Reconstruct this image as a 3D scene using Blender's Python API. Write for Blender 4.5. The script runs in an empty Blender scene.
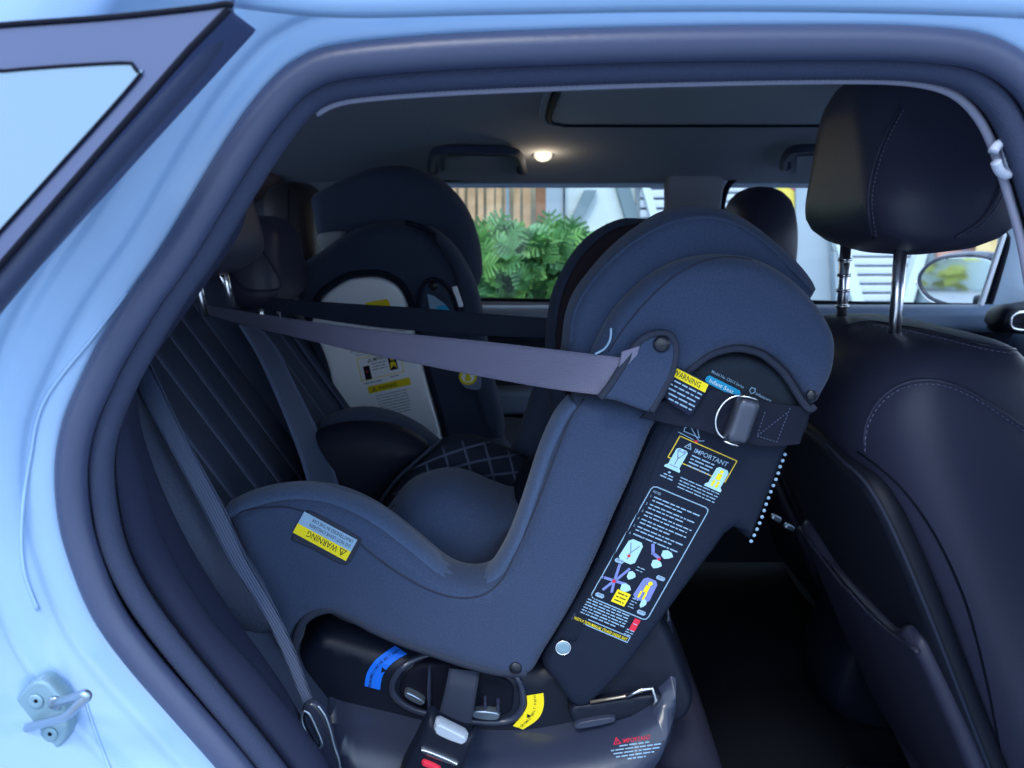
import bpy, bmesh, math, random
import numpy as np
from mathutils import Vector, Matrix
from mathutils.bvhtree import BVHTree
from mathutils.geometry import delaunay_2d_cdt

# ------------------------------------------------------------------ camera, world, exposure
SC = bpy.context.scene
COL = SC.collection
FPX = 769.0
TH = math.radians(11.7)
CZ = 1.30
CAM = Vector((0, 0, CZ))
cd = bpy.data.cameras.new('camera'); cam = bpy.data.objects.new('camera', cd); COL.objects.link(cam)
cam.location = CAM; cam.rotation_euler = (math.pi/2-TH, 0, 0)
cd.sensor_width = 36; cd.lens = FPX/1024*36; cd.clip_start = .02; cd.clip_end = 200
cd.dof.use_dof = True; cd.dof.focus_distance = .86; cd.dof.aperture_fstop = 8
SC.camera = cam

w = bpy.data.worlds.new('world'); SC.world = w; w.use_nodes = True
nt = w.node_tree; nt.nodes.clear()
out = nt.nodes.new('ShaderNodeOutputWorld'); bg = nt.nodes.new('ShaderNodeBackground')
tc = nt.nodes.new('ShaderNodeTexCoord'); sp = nt.nodes.new('ShaderNodeSeparateXYZ'); cr = nt.nodes.new('ShaderNodeValToRGB')
nt.links.new(tc.outputs['Generated'], sp.inputs[0]); nt.links.new(sp.outputs['Z'], cr.inputs[0])
cr.color_ramp.elements[0].position = 0.0; cr.color_ramp.elements[0].color = (.62, .76, .96, 1)
cr.color_ramp.elements[1].position = 0.7; cr.color_ramp.elements[1].color = (.58, .80, 1.15, 1)
nt.links.new(cr.outputs[0], bg.inputs[0]); bg.inputs[1].default_value = 1.12
nt.links.new(bg.outputs[0], out.inputs[0])
sl = bpy.data.lights.new('sun', 'SUN'); sl.energy = 0.8; sl.angle = math.radians(12); sl.color = (1, .95, .88)
so = bpy.data.objects.new('sun', sl); COL.objects.link(so)
so.rotation_euler = (math.radians(38), math.radians(-12), 0)
SC.view_settings.view_transform = 'Standard'; SC.view_settings.look = 'None'
SC.view_settings.gamma = 1; SC.view_settings.use_curve_mapping = False
SC.view_settings.exposure = 1.30

# ------------------------------------------------------------------ materials
def mat(name, col, rough=.6, metal=0, bump=0, bscale=400, var=0, vscale=12, coat=0, sheen=0, spec=None, emit=0, alpha=1, trans=0):
    if spec is None: spec = .5 if rough < .5 else .12
    m = bpy.data.materials.new(name); m.use_nodes = True
    t = m.node_tree; b = t.nodes['Principled BSDF']
    b.inputs['Base Color'].default_value = (*col, 1); b.inputs['Roughness'].default_value = rough
    b.inputs['Metallic'].default_value = metal; b.inputs['Coat Weight'].default_value = coat
    b.inputs['Coat Roughness'].default_value = .08
    b.inputs['Sheen Weight'].default_value = sheen; b.inputs['Specular IOR Level'].default_value = spec
    b.inputs['Transmission Weight'].default_value = trans
    if emit:
        b.inputs['Emission Color'].default_value = (*col, 1); b.inputs['Emission Strength'].default_value = emit
    c = t.nodes.new('ShaderNodeTexCoord')
    if bump:
        n = t.nodes.new('ShaderNodeTexNoise'); n.inputs['Scale'].default_value = bscale; n.inputs['Detail'].default_value = 3
        bp = t.nodes.new('ShaderNodeBump'); bp.inputs['Strength'].default_value = bump; bp.inputs['Distance'].default_value = .002
        t.links.new(c.outputs['Object'], n.inputs['Vector']); t.links.new(n.outputs['Fac'], bp.inputs['Height'])
        t.links.new(bp.outputs[0], b.inputs['Normal'])
    if var:
        n = t.nodes.new('ShaderNodeTexNoise'); n.inputs['Scale'].default_value = vscale; n.inputs['Detail'].default_value = 5
        r = t.nodes.new('ShaderNodeValToRGB')
        r.color_ramp.elements[0].position = .3; r.color_ramp.elements[1].position = .7
        r.color_ramp.elements[0].color = (*[x*(1-var) for x in col], 1); r.color_ramp.elements[1].color = (*[min(1, x*(1+var)) for x in col], 1)
        t.links.new(c.outputs['Object'], n.inputs['Vector']); t.links.new(n.outputs['Fac'], r.inputs[0])
        t.links.new(r.outputs[0], b.inputs['Base Color'])
    return m

PAINT = mat('pale_blue_paint', (.26, .415, .64), .28, coat=.7, var=.02, vscale=2)
TRIMGLOSS = mat('grey_trim', (.060,.082,.18), .3, coat=.4, var=.03)
RUBBER = mat('rubber', (.045, .058, .115), .42, bump=.1, bscale=200)
SEALCLOTH = mat('seal_cloth', (.036,.046,.086), .8, bump=.5, bscale=900)
SNAP = mat('snap_black', (.008, .010, .018), .3)
BLACKGAP = mat('black_gap', (.004, .005, .012), .7)
PANE = mat('quarter_pane', (.165, .27, .37), .12, coat=1)  # pale base colour stands in for sky reflected in the glass
HEADLINER = mat('headliner', (.24, .27, .34), .95, bump=.2, bscale=500, var=.08, vscale=300)
SHADECLOTH = mat('shade_cloth', (.33, .38, .46), .95, bump=.15, bscale=500)
TRIMCLIP = mat('pale_grey_trim', (.21,.215,.29), .5)
FABRIC = mat('navy_fabric', (.036, .054, .104), .9, bump=.35, bscale=1300, var=.16, vscale=500, sheen=.12)
FABRICDK = mat('dark_fabric', (.042, .056, .094), .92, bump=.3, bscale=1300, var=.12, vscale=500, sheen=.08)
FABRICRIMLIT = mat('lit_rim_fabric', (.052, .080, .148), .9, bump=.35, bscale=1100, var=.15, vscale=400, sheen=.15)  # lighter copy of the navy fabric, light from above painted in
FABBLK = mat('black_fabric', (.013,.016,.030), .85, bump=.3, bscale=900)
BROWNIN = mat('brown_lining', (.030,.022,.030), .8, bump=.2, bscale=600)
PIPE = mat('piping', (.028, .034, .055), .7, bump=.3, bscale=900)
LEATHER = mat('black_leather', (.032, .033, .060), .46, bump=.16, bscale=320, spec=.38)
LEATHERBR = mat('brown_sheen_leather', (.035,.028,.034), .45, bump=.16, bscale=320)  # brown tint paints a sheen onto the far rear headrest
LEATHPERF = mat('perforated_leather', (.045,.058,.095), .55, bump=.6, bscale=260)
SEATFAB = mat('bench_leather', (.036, .048, .082), .62, bump=.18, bscale=300)
THREAD = mat('thread', (.13, .13, .20), .7)
THREADLT = mat('light_thread', (.06, .08, .13), .6)
GLOSSBLK = mat('gloss_black_plastic', (.026, .033, .060), .26, bump=.05, bscale=60)
PLASTIC = mat('black_plastic', (.007, .010, .020), .42, spec=.22, bump=.12, bscale=500)
PANELFAB = mat('label_panel', (.010, .015, .030), .7, bump=.3, bscale=700)
LABELINK = mat('label_ground', (.010, .014, .035), .55)
CHROME = mat('chrome', (.85, .85, .87), .25, metal=1)
STEEL = mat('zinc', (.34, .42, .50), .28, metal=.85, bump=.1, bscale=80)
STEELPLATE = mat('zinc_plate', (.22, .35, .42), .4, metal=.35, bump=.1, bscale=60)
BELT = mat('seat_belt', (.085,.11,.18), .6)
BELTMID = mat('belt_plain', (.085, .11, .18), .6)
BELTDK = mat('dark_belt', (.024,.032,.055), .55)
BELTPUR = mat('grey_mauve_webbing', (.17,.165,.24), .6)
def webbing(m, rot, scale):
    t = m.node_tree; b = t.nodes['Principled BSDF']
    c = t.nodes['Texture Coordinate']; mp = t.nodes.new('ShaderNodeMapping'); wv = t.nodes.new('ShaderNodeTexWave')
    wv.inputs['Scale'].default_value = scale; wv.inputs['Distortion'].default_value = .4
    mp.inputs['Rotation'].default_value = rot
    bp = t.nodes.new('ShaderNodeBump'); bp.inputs['Strength'].default_value = .35; bp.inputs['Distance'].default_value = .0015
    t.links.new(c.outputs['Object'], mp.inputs[0]); t.links.new(mp.outputs[0], wv.inputs[0]); t.links.new(wv.outputs['Fac'], bp.inputs['Height'])
    t.links.new(bp.outputs[0], b.inputs['Normal'])
webbing(BELT, (0, math.radians(30), 0), 110); webbing(BELTPUR, (0, math.radians(80), 0), 150)
WHITEPL = mat('white_plastic', (.88, .92, .97), .45, var=.03)
WHITEHOOK = mat('white_hook', (.42,.46,.56), .4)
PR_WHITE = mat('print_white', (.85,.9,.95), .6); PR_YEL = mat('print_yellow', (.85, .68, .02), .5)
PR_BLK = mat('print_black', (.01, .012, .02), .6); PR_CYAN = mat('print_cyan', (.02, .36, .62), .5)
PR_RED = mat('print_red', (.65, .03, .06), .5); PR_BLUE = mat('print_blue', (.015, .16, .78), .5)
PR_PALE = mat('print_pale_blue', (.26, .40, .54), .5); PR_LILAC = mat('print_lilac', (.18, .22, .5), .6)
PR_MINT = mat('print_mint', (.38, .62, .68), .6); PR_GREY = mat('print_grey', (.16, .2, .3), .6); PR_GOLD = mat('print_gold', (.62, .45, .05), .6)
CARPET = mat('carpet', (.006, .008, .014), .98, bump=.6, bscale=400)
SIDETRIM = mat('side_trim', (.021,.026,.054), .85, bump=.15, bscale=500)
DOORTRIM = mat('door_trim', (.16, .22, .32), .5, bump=.1, bscale=300)
DOORDK = mat('door_dark', (.02, .026, .042), .6)
PILLARPALE = mat('pillar_trim', (.42, .52, .62), .6)
TANTRIM = mat('pillar_lining', (.14,.11,.11), .7)
LAMPGLOW = mat('lamp_glow', (1, .78, .42), .5, emit=3)
WOOD = mat('slat_timber', (.45, .30, .17), .7, var=.25, vscale=8)
WOODDK = mat('brown_post', (.20, .10, .055), .7, var=.2, vscale=8)
FACADE = mat('pale_facade', (.56,.66,.66), .7, var=.03); FACGREY = mat('grey_facade', (.30, .37, .42), .7)
BARGREY = mat('grey_bar', (.17, .24, .27), .6); SHUTTER = mat('shutter_metal', (.52, .58, .66), .45, bump=.1, bscale=20)
LEAF = mat('leaf', (.10,.26,.09), .45, var=.35, vscale=9); LEAFB = mat('leaf_bright', (.17, .38, .10), .45, var=.3, vscale=9)
STALK = mat('shrub_stem', (.03, .07, .025), .8)
ASPHALT = mat('concrete_ground', (.30,.32,.34), .9, var=.15, vscale=3, bump=.3, bscale=30)
BRICKY = mat('terracotta', (.42, .22, .17), .8, var=.2); YELLOW = mat('poster_yellow', (.75, .62, .12), .6); MAGENTA = mat('poster_magenta', (.5, .12, .3), .6)
BLUEP = mat('poster_blue', (.05, .15, .45), .6)
MIRRORG = mat('mirror_glass', (.85, .9, .92), .03, metal=1)
def glassmat():
    m = bpy.data.materials.new('window_glass'); m.use_nodes = True; t = m.node_tree; t.nodes.clear()
    o = t.nodes.new('ShaderNodeOutputMaterial'); mx = t.nodes.new('ShaderNodeMixShader'); tr = t.nodes.new('ShaderNodeBsdfTransparent')
    gl = t.nodes.new('ShaderNodeBsdfGlossy'); gl.inputs['Roughness'].default_value = .02; fr = t.nodes.new('ShaderNodeFresnel'); fr.inputs[0].default_value = 1.4
    tr.inputs[0].default_value = (.90, .94, .95, 1)
    t.links.new(fr.outputs[0], mx.inputs[0]); t.links.new(tr.outputs[0], mx.inputs[1]); t.links.new(gl.outputs[0], mx.inputs[2]); t.links.new(mx.outputs[0], o.inputs[0])
    return m
GLASS = glassmat()

# ------------------------------------------------------------------ placement helpers
CT, ST = math.cos(TH), math.sin(TH)
def ray(x, y):
    a = (x-512)/FPX; b = (384-y)/FPX
    return Vector((a, CT+b*ST, -ST+b*CT))
def P(x, y, Y):
    d = ray(x, y); return CAM+d*(Y/d.y)
def XZ(pts, Y):
    r = []
    for p in pts:
        q = P(p[0], p[1], Y); r.append((q.x, q.z))
    return r
def crom(pts, closed=True, n=8):
    pts = [tuple(p) for p in pts]; N = len(pts); out = []
    rng = range(N) if closed else range(N-1)
    for i in rng:
        if closed: p0, p1, p2, p3 = pts[i-1], pts[i], pts[(i+1) % N], pts[(i+2) % N]
        else: p0, p1, p2, p3 = pts[max(i-1, 0)], pts[i], pts[i+1], pts[min(i+2, N-1)]
        if p1 == p2: continue
        for k in range(n):
            t = k/n
            out.append(tuple(.5*((2*b)+(-a+c)*t+(2*a-5*b+4*c-d)*t*t+(-a+3*b-3*c+d)*t**3) for a, b, c, d in zip(p0, p1, p2, p3)))
    if not closed: out.append(pts[-1])
    return out
def resample(pts, step, closed=True):
    a = np.array(pts, float)
    if closed: a = np.vstack([a, a[:1]])
    L = np.r_[0, np.cumsum(np.linalg.norm(np.diff(a, axis=0), axis=1))]
    n = max(8 if closed else 2, int(round(L[-1]/step)))
    s = np.linspace(0, L[-1], n+1)
    r = np.stack([np.interp(s, L, a[:, k]) for k in range(a.shape[1])], 1)
    return r[:-1] if closed else r

BV = {}
def mesh(verts, faces, name='m', smooth=True):
    me = bpy.data.meshes.new(name); me.from_pydata([tuple(v) for v in verts], [], [tuple(f) for f in faces])
    me.validate(); me.update()
    if smooth: me.polygons.foreach_set('use_smooth', [True]*len(me.polygons))
    return me
def wloc(o):
    v = Vector((0, 0, 0))
    while o: v = v+o.location; o = o.parent
    return v
def part(name, me, m, parent=None, label=None, kind=None):
    o = bpy.data.objects.new(name, me); COL.objects.link(o)
    me.name = name
    if m is not None: me.materials.clear(); me.materials.append(m)
    if parent is not None:
        o.parent = parent; o.location = -wloc(parent)
    if label: o['label'] = label
    if kind: o['kind'] = kind
    return o
def thing(name, label, cat, loc, group=None):
    o = bpy.data.objects.new(name, None); COL.objects.link(o); o.location = loc; o.empty_display_size = .05
    o['label'] = label; o['category'] = cat
    if group: o['group'] = group
    return o
def tag(o, label, cat, group=None):
    o['label'] = label; o['category'] = cat
    if group: o['group'] = group
    return o
def bvh(o):
    me = o.data
    return BVHTree.FromPolygons([v.co.copy() for v in me.vertices], [tuple(p.vertices) for p in me.polygons])

def puff(pts, w0, w1, r, step=.012, p=2, frame=None, sm=8, warp=None, corner=False):
    """solid from a closed outline, faces at w0 (front) and w1, edges rounded over distance r"""
    B = np.array(pts if corner else crom(pts, True, sm), float)
    B = resample(B, min(step, r*1.2) if r > .004 else step*.7)
    if corner:  # keep the corners
        B = np.array([q for i in range(len(pts)) for q in np.linspace(pts[i], pts[(i+1) % len(pts)], max(2, int(math.dist(pts[i], pts[(i+1) % len(pts)])/step)+1), endpoint=False)])
    A = .5*np.sum(B[:, 0]*np.roll(B[:, 1], -1)-np.roll(B[:, 0], -1)*B[:, 1])
    if A < 0: B = B[::-1].copy()
    S0 = B; S1 = np.roll(B, -1, 0); D = S1-S0; LL = (D**2).sum(1)+1e-18
    def dist(Q):
        o = np.empty(len(Q))
        for i in range(0, len(Q), 2000):
            q = Q[i:i+2000, None, :]-S0[None]; t = np.clip((q*D[None]).sum(2)/LL[None], 0, 1)
            o[i:i+2000] = np.sqrt(((q-t[..., None]*D[None])**2).sum(2).min(1))
        return o
    def inside(Q):
        c = np.zeros(len(Q), bool)
        for a, b in zip(S0, S1):
            k = (a[1] > Q[:, 1]) != (b[1] > Q[:, 1])
            with np.errstate(divide='ignore', invalid='ignore'):
                xx = (b[0]-a[0])*(Q[:, 1]-a[1])/(b[1]-a[1])+a[0]
            c ^= k & (Q[:, 0] < xx)
        return c
    T = np.roll(B, -1, 0)-np.roll(B, 1, 0); T /= np.linalg.norm(T, axis=1)[:, None]+1e-12
    NI = np.stack([-T[:, 1], T[:, 0]], 1)
    extra = []
    for f in (.05, .18, .38, .65, 1.0):
        q = B+NI*(r*f); k = inside(q); q = q[k]
        if len(q): q = q[dist(q) > r*f*.95]
        if len(q): extra.append(q)
    lo, hi = B.min(0), B.max(0)
    gx, gy = np.meshgrid(np.arange(lo[0], hi[0], step), np.arange(lo[1], hi[1], step)); G = np.stack([gx.ravel(), gy.ravel()], 1)
    G = G[inside(G)]
    if len(G): G = G[dist(G) > min(r*1.2, r+step*.5)]
    if len(G): extra.append(G)
    V = np.vstack([B]+extra) if extra else B
    n = len(B)
    rs = delaunay_2d_cdt([Vector(v) for v in V], [(i, (i+1) % n) for i in range(n)], [], 1, 1e-6)
    W = np.array([tuple(v) for v in rs[0]]); F = [f for f in rs[2]]
    d = dist(W); edge = d < 1e-5
    h = (1-(1-np.clip(d/r, 0, 1))**p)**(1/p)
    mid, half = (w0+w1)/2, (w1-w0)/2
    if frame is None: O, U, Vv, Wv = Vector((0, 0, 0)), Vector((1, 0, 0)), Vector((0, 0, 1)), Vector((0, 1, 0))
    else: O, U, Vv, Wv = [Vector(x) for x in frame]
    verts = []; fi = []; bi = []
    for i, (a, b) in enumerate(W):
        dw = warp(a, b) if warp else 0
        fi.append(len(verts)); verts.append(O+U*a+Vv*b+Wv*(mid-half*h[i]+dw))
        if edge[i]: bi.append(fi[-1])
        else: bi.append(len(verts)); verts.append(O+U*a+Vv*b+Wv*(mid+half*h[i]+dw))
    fl = U.cross(Vv).dot(Wv) > 0
    faces = []
    for f in F:
        g = f if not fl else f[::-1]
        faces.append([fi[k] for k in g]); faces.append([bi[k] for k in g[::-1]])
    faces = [f for f in faces if len(set(f)) == 3]
    return mesh(verts, faces, smooth=not (r < .0035))

def prism(pts, y0, y1):
    n = len(pts); V = [(x, y0, z) for x, z in pts]+[(x, y1, z) for x, z in pts]
    return mesh(V, [tuple(range(n)), tuple(range(n, 2*n))[::-1]]+[(k, (k+1) % n, n+(k+1) % n, n+k) for k in range(n)], smooth=False)
def puffpx(px, Y, Y1, r, Yc=None, **k): return puff(XZ(px, Yc if Yc else Y+min((Y1-Y)/2, r)), Y, Y1, r, **k)

def tube_data(pts, r, n=8, closed=False, sy=1, rads=None):
    pts = [Vector(p) for p in pts]; N = len(pts); V = []; F = []
    up = Vector((0, -1, 0))
    for i, p in enumerate(pts):
        a = pts[(i-1) % N] if (closed or i > 0) else p; b = pts[(i+1) % N] if (closed or i < N-1) else p
        t = (b-a).normalized() if (b-a).length > 1e-9 else Vector((1, 0, 0))
        s = t.cross(up)
        if s.length < .05: s = t.cross(Vector((1, 0, 0)))
        s.normalize(); u = s.cross(t).normalized()
        rr = rads[i] if rads else r
        for k in range(n):
            A = 2*math.pi*k/n; V.append(p+s*(math.cos(A)*rr)+u*(math.sin(A)*rr*sy))
    for i in range(N if closed else N-1):
        for k in range(n):
            a = i*n+k; b = i*n+(k+1) % n; c = ((i+1) % N)*n+(k+1) % n; d = ((i+1) % N)*n+k
            F.append((a, b, c, d))
    if not closed: F.append(tuple(range(n))[::-1]); F.append(tuple((N-1)*n+k for k in range(n)))
    return V, F
def tube(pts, r, n=8, closed=False, sy=1, rads=None): return mesh(*tube_data(pts, r, n, closed, sy, rads))
def join(parts):
    V = []; F = []
    for v, f in parts:
        o = len(V); V += list(v); F += [tuple(k+o for k in q) for q in f]
    return V, F
def hit(B, x, y, Yf=1.0, off=.0006):
    d = ray(x, y).normalized(); h = B.ray_cast(CAM, d)
    if h[0] is None: return None
    return h[0]-d*off
def drape(B, px, step=5, r=.0012, closed=False, n=6, smooth=True, off=0, rads=None):
    c = crom(px, closed, 8) if smooth else px
    q = resample(c, step, closed); pts = [hit(B, a, b, off=r*.3+off) for a, b in q]
    pts = [p for p in pts if p is not None]
    return tube_data(pts, r, n, closed and len(pts) == len(q)) if len(pts) > 1 else ([], [])
def seam(B, px, m, parent, name='seam', r=.0012, step=5, closed=False, off=0, label=None):
    v, f = drape(B, px, step, r, closed, off=off)
    if not v: print('seam miss', name, px[:2]); return None
    return part(name, mesh(v, f), m, parent, label)
def stitches(B, px, m, parent, gap=5.0, frac=.6, r=.0008, name='stitching'):
    q = resample(crom(px, False, 8), gap, False); L = []
    for i in range(len(q)-1):
        a = hit(B, *q[i]); b = hit(B, *(q[i]+(q[i+1]-q[i])*frac))
        if a is None or b is None or (a-b).length > .03: continue
        L.append(tube_data([a, b], r, 5))
    if L: return part(name, mesh(*join(L)), m, parent, kind='stuff')
def ribbon(rows, th=.0014, n=10, sm=True):
    """rows: (xL,yL,YL,xR,yR,YR) pixel pairs with depth"""
    W = []
    for r in rows: W.append(tuple(P(r[0], r[1], r[2]))+tuple(P(r[3], r[4], r[5])))
    W = crom(W, False, n) if sm else W
    V = []; F = []
    K = 6
    for i, q in enumerate(W):
        a, b = Vector(q[:3]), Vector(q[3:])
        for k in range(K+1): V.append(a.lerp(b, k/K))
    N = len(W); c = len(V)
    nn = []
    for i in range(N):
        t = (V[min(i+1, N-1)*(K+1)+3]-V[max(i-1, 0)*(K+1)+3]); s = V[i*(K+1)+K]-V[i*(K+1)]
        x = t.cross(s).normalized(); nn.append(x if (x.dot(nn[-1]) > 0 if nn else x.y > 0) else -x)
    for i in range(N):
        for k in range(K+1): V.append(V[i*(K+1)+k]+nn[i]*th)
    for i in range(N-1):
        for k in range(K):
            a = i*(K+1)+k; F.append((a, a+1, a+K+2, a+K+1)); F.append((c+a, c+a+K+1, c+a+K+2, c+a+1))
        for k in (0, K):
            a = i*(K+1)+k; F.append((a, a+K+1, c+a+K+1, c+a))
    for i in (0, N-1):
        for k in range(K):
            a = i*(K+1)+k; F.append((a, a+1, c+a+1, c+a))
    return mesh(V, F)
def rbox(c, s, bev=.005, seg=2, rot=None):
    bm = bmesh.new(); bmesh.ops.create_cube(bm, size=1)
    bmesh.ops.scale(bm, vec=s, verts=bm.verts)
    if bev: bmesh.ops.bevel(bm, geom=bm.edges[:], offset=bev, segments=seg, affect='EDGES', profile=.5)
    if rot: bmesh.ops.rotate(bm, matrix=Matrix.Rotation(rot[0], 3, rot[1]), verts=bm.verts)
    bmesh.ops.translate(bm, vec=c, verts=bm.verts)
    me = bpy.data.meshes.new('b'); bm.to_mesh(me); bm.free(); return me
def disc_data(c, nrm, r, h, n=20, dome=.4):
    """low button: disc with domed top, axis nrm"""
    nrm = Vector(nrm).normalized(); a = nrm.cross(Vector((0, 0, 1)))
    if a.length < .1: a = nrm.cross(Vector((1, 0, 0)))
    a.normalize(); b = nrm.cross(a); c = Vector(c); V = []; F = []
    prof = [(1, 0), (1, h*.6), (.88, h*.9), (.5, h*(1+dome*.6)), (.0, h*(1+dome))]
    for rr, hh in prof[:-1]:
        for k in range(n):
            A = 2*math.pi*k/n; V.append(c+a*(math.cos(A)*r*rr)+b*(math.sin(A)*r*rr)+nrm*hh)
    V.append(c+nrm*prof[-1][1])
    for j in range(3):
        for k in range(n): F.append((j*n+k, j*n+(k+1) % n, (j+1)*n+(k+1) % n, (j+1)*n+k))
    for k in range(n): F.append((3*n+k, 3*n+(k+1) % n, 4*n))
    F.append(tuple(range(n))[::-1])
    return V, F
def button(B, x, y, rpx, m, parent, name='snap_button', h=.003, label=None, nrm=(0, -1, 0)):
    c = hit(B, x, y)
    if c is None: print('button miss', name, x, y); return
    r = rpx/FPX*c.y
    return part(name, mesh(*disc_data(c+Vector(nrm)*-.001, nrm, r, h)), m, parent, label)

# ---- flat print: polygons, lines and lettering laid onto a surface
class Frame:
    """local print axes given by three pixel corners: origin, end of the u axis, end of the v axis; lu,lv their lengths"""
    def __init__(s, o, u, v, lu, lv): s.o = o; s.du = ((u[0]-o[0])/lu, (u[1]-o[1])/lu); s.dv = ((v[0]-o[0])/lv, (v[1]-o[1])/lv)
    def __call__(s, a, b): return (s.o[0]+s.du[0]*a+s.dv[0]*b, s.o[1]+s.du[1]*a+s.dv[1]*b)
ID = Frame((0, 0), (1, 0), (0, 1), 1, 1)
class Print:
    def __init__(s, B, fr, off=.0007): s.B = B; s.fr = fr; s.off = off; s.L = {}
    def add(s, m, V2, F, lift=0):
        V = []; ok = True; last = None
        for a, b in V2:
            x, y = s.fr(a, b); h = hit(s.B, x, y, off=s.off+lift)
            if h is None:
                if last is None: continue
                h = P(x, y, last.y)
            last = h; V.append(h)
        if len(V) == len(V2): s.L.setdefault(m.name, (m, []))[1].append((V, F))
    def poly(s, m, pts, lift=0, step=None):
        n = len(pts)
        if n == 4 and step is None:
            K = 4; V = []; F = []
            a, b, c, d = [Vector(p) for p in pts]
            for i in range(K+1):
                for j in range(K+1):
                    V.append(tuple(a.lerp(b, i/K).lerp(d.lerp(c, i/K), j/K)))
            for i in range(K):
                for j in range(K): q = i*(K+1)+j; F.append((q, q+1, q+K+2, q+K+1))
            s.add(m, V, F, lift)
        else:
            c = (sum(p[0] for p in pts)/n, sum(p[1] for p in pts)/n)
            s.add(m, list(pts)+[c], [(i, (i+1) % n, n) for i in range(n)], lift)
    def rect(s, m, u0, v0, u1, v1, lift=0): s.poly(m, [(u0, v0), (u1, v0), (u1, v1), (u0, v1)], lift)
    def ell(s, m, u, v, a, b, lift=0, n=16): s.poly(m, [(u+a*math.cos(2*math.pi*k/n), v+b*math.sin(2*math.pi*k/n)) for k in range(n)], lift, step=1)
    def line(s, m, pts, w, closed=False, lift=0):
        q = list(pts)+([pts[0]] if closed else [])
        for a, b in zip(q, q[1:]):
            a, b = Vector(a), Vector(b); t = (b-a)
            if t.length < 1e-6: continue
            t.normalize(); nn = Vector((-t.y, t.x))*w/2; t = t*w/2
            s.poly(m, [a-t-nn, b+t-nn, b+t+nn, a-t+nn], lift)
    def text(s, m, str_, u, v, size, lift=.0002, width=None, align='LEFT', bold=.0, ang=0):
        """v grows downwards; baseline at v"""
        cu = bpy.data.curves.new('t', 'FONT'); cu.body = str_; cu.size = size; cu.resolution_u = 2; cu.fill_mode = 'FRONT'; cu.offset = bold
        ob = bpy.data.objects.new('t', cu); COL.objects.link(ob)
        me = bpy.data.meshes.new_from_object(ob); bpy.data.objects.remove(ob)
        if not len(me.vertices): return
        co = [(q.co.x, -q.co.y) for q in me.vertices]; mx = max(c[0] for c in co); sx = (width/mx) if width else 1
        if align == 'CENTER': u = u-mx*sx/2
        ca, sa = math.cos(ang), math.sin(ang)
        s.add(m, [(u+c[0]*sx*ca-c[1]*sa, v+c[0]*sx*sa+c[1]*ca) for c in co], [tuple(p.vertices) for p in me.polygons], lift)
        bpy.data.meshes.remove(me)
    def words(s, m, u0, v, u1, h, seed=0, lift=.0002):
        rnd = random.Random(seed); u = u0
        while u < u1-h*.5:
            l = min(rnd.uniform(1.0, 4.2)*h, u1-u); s.rect(m, u, v, u+l, v+h*.58, lift); u += l+h*.55
    def tri(s, m, u, v, h, lift=.0002, flip=1):
        s.line(m, [(u, v), (u+h, v), (u+h/2, v-h*.9*flip)], h*.12, True, lift); s.line(m, [(u+h/2, v-h*.6*flip), (u+h/2, v-h*.25*flip)], h*.12, False, lift)
    def done(s, parent, name='printing'):
        for k, (m, L) in s.L.items(): part(name if 'print' not in k else k.replace('print_', '')+'_print', mesh(*join(L), smooth=False), m, parent, kind='stuff' if len(L) > 1 else None)
# ------------------------------------------------------------------ car shell: lining, floor, far side
YN = .585
def strip(rows, m, name, parent=None, kind=None, label=None, smooth=True):
    """grid mesh from equal-length rows of points"""
    V = [p for r in rows for p in r]; n = len(rows[0]); F = []
    for i in range(len(rows)-1):
        for k in range(n-1): a = i*n+k; F.append((a, a+1, a+n+1, a+n))
    return part(name, mesh(V, F, smooth=smooth), m, parent, label, kind)

# headliner, crowned across the car
YZ = [(.60, 1.409), (.66, 1.432), (.80, 1.468), (1.0, 1.492), (1.3, 1.501), (1.62, 1.499), (1.82, 1.478), (2.0, 1.447), (2.12, 1.416), (2.20, 1.40)]
yz = crom(YZ, False, 5)
def cz(Y): return float(np.interp(Y, [q[0] for q in yz], [q[1] for q in yz]))
xs = np.linspace(-1.25, 1.35, 30)
def xdrop(x): return -.10*max(0, (-x-.45))**1.3-.12*max(0, x-.75)**2
ceiling = strip([[Vector((x, y, z+xdrop(x))) for x in xs] for y, z in yz]+[[Vector((x, y, z+xdrop(x)+.03)) for x in xs] for y, z in yz[::-1]], HEADLINER, 'ceiling', kind='structure')
# sunroof blind: cloth panel set a little below, with rounded frame edge
shade_o = [(.070, .62), (.066, 1.20), (.070, 1.52), (.095, 1.60), (.16, 1.615), (.60, 1.615), (1.0, 1.60), (1.04, 1.5), (1.04, .62)]
B_ = resample(shade_o, .03); nS = len(B_)
def shpt(x, y, dz): return Vector((x, y, cz(y)+xdrop(x)+dz))
gx = np.linspace(.075, 1.03, 22); gy = np.linspace(.63, 1.605, 26)
shp = strip([[shpt(x, y, -.004) for x in gx] for y in gy]+[[shpt(x, y, .004) for x in gx] for y in gy[::-1]], SHADECLOTH, 'sunroof_blind', ceiling, label='paler cloth sunroof blind')
fr_pts = [shpt(x, y, -.0035) for x, y in crom(shade_o[1:8], False, 6)]
part('blind_frame', tube(fr_pts, .0045, 8), FABBLK, ceiling, label='dark groove around the blind')
fr2 = [shpt(x-.012, y+.01, -.002) for x, y in crom(shade_o[:4], False, 6)]
part('blind_edge', tube(fr2, .006, 8), HEADLINER, ceiling)

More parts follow.
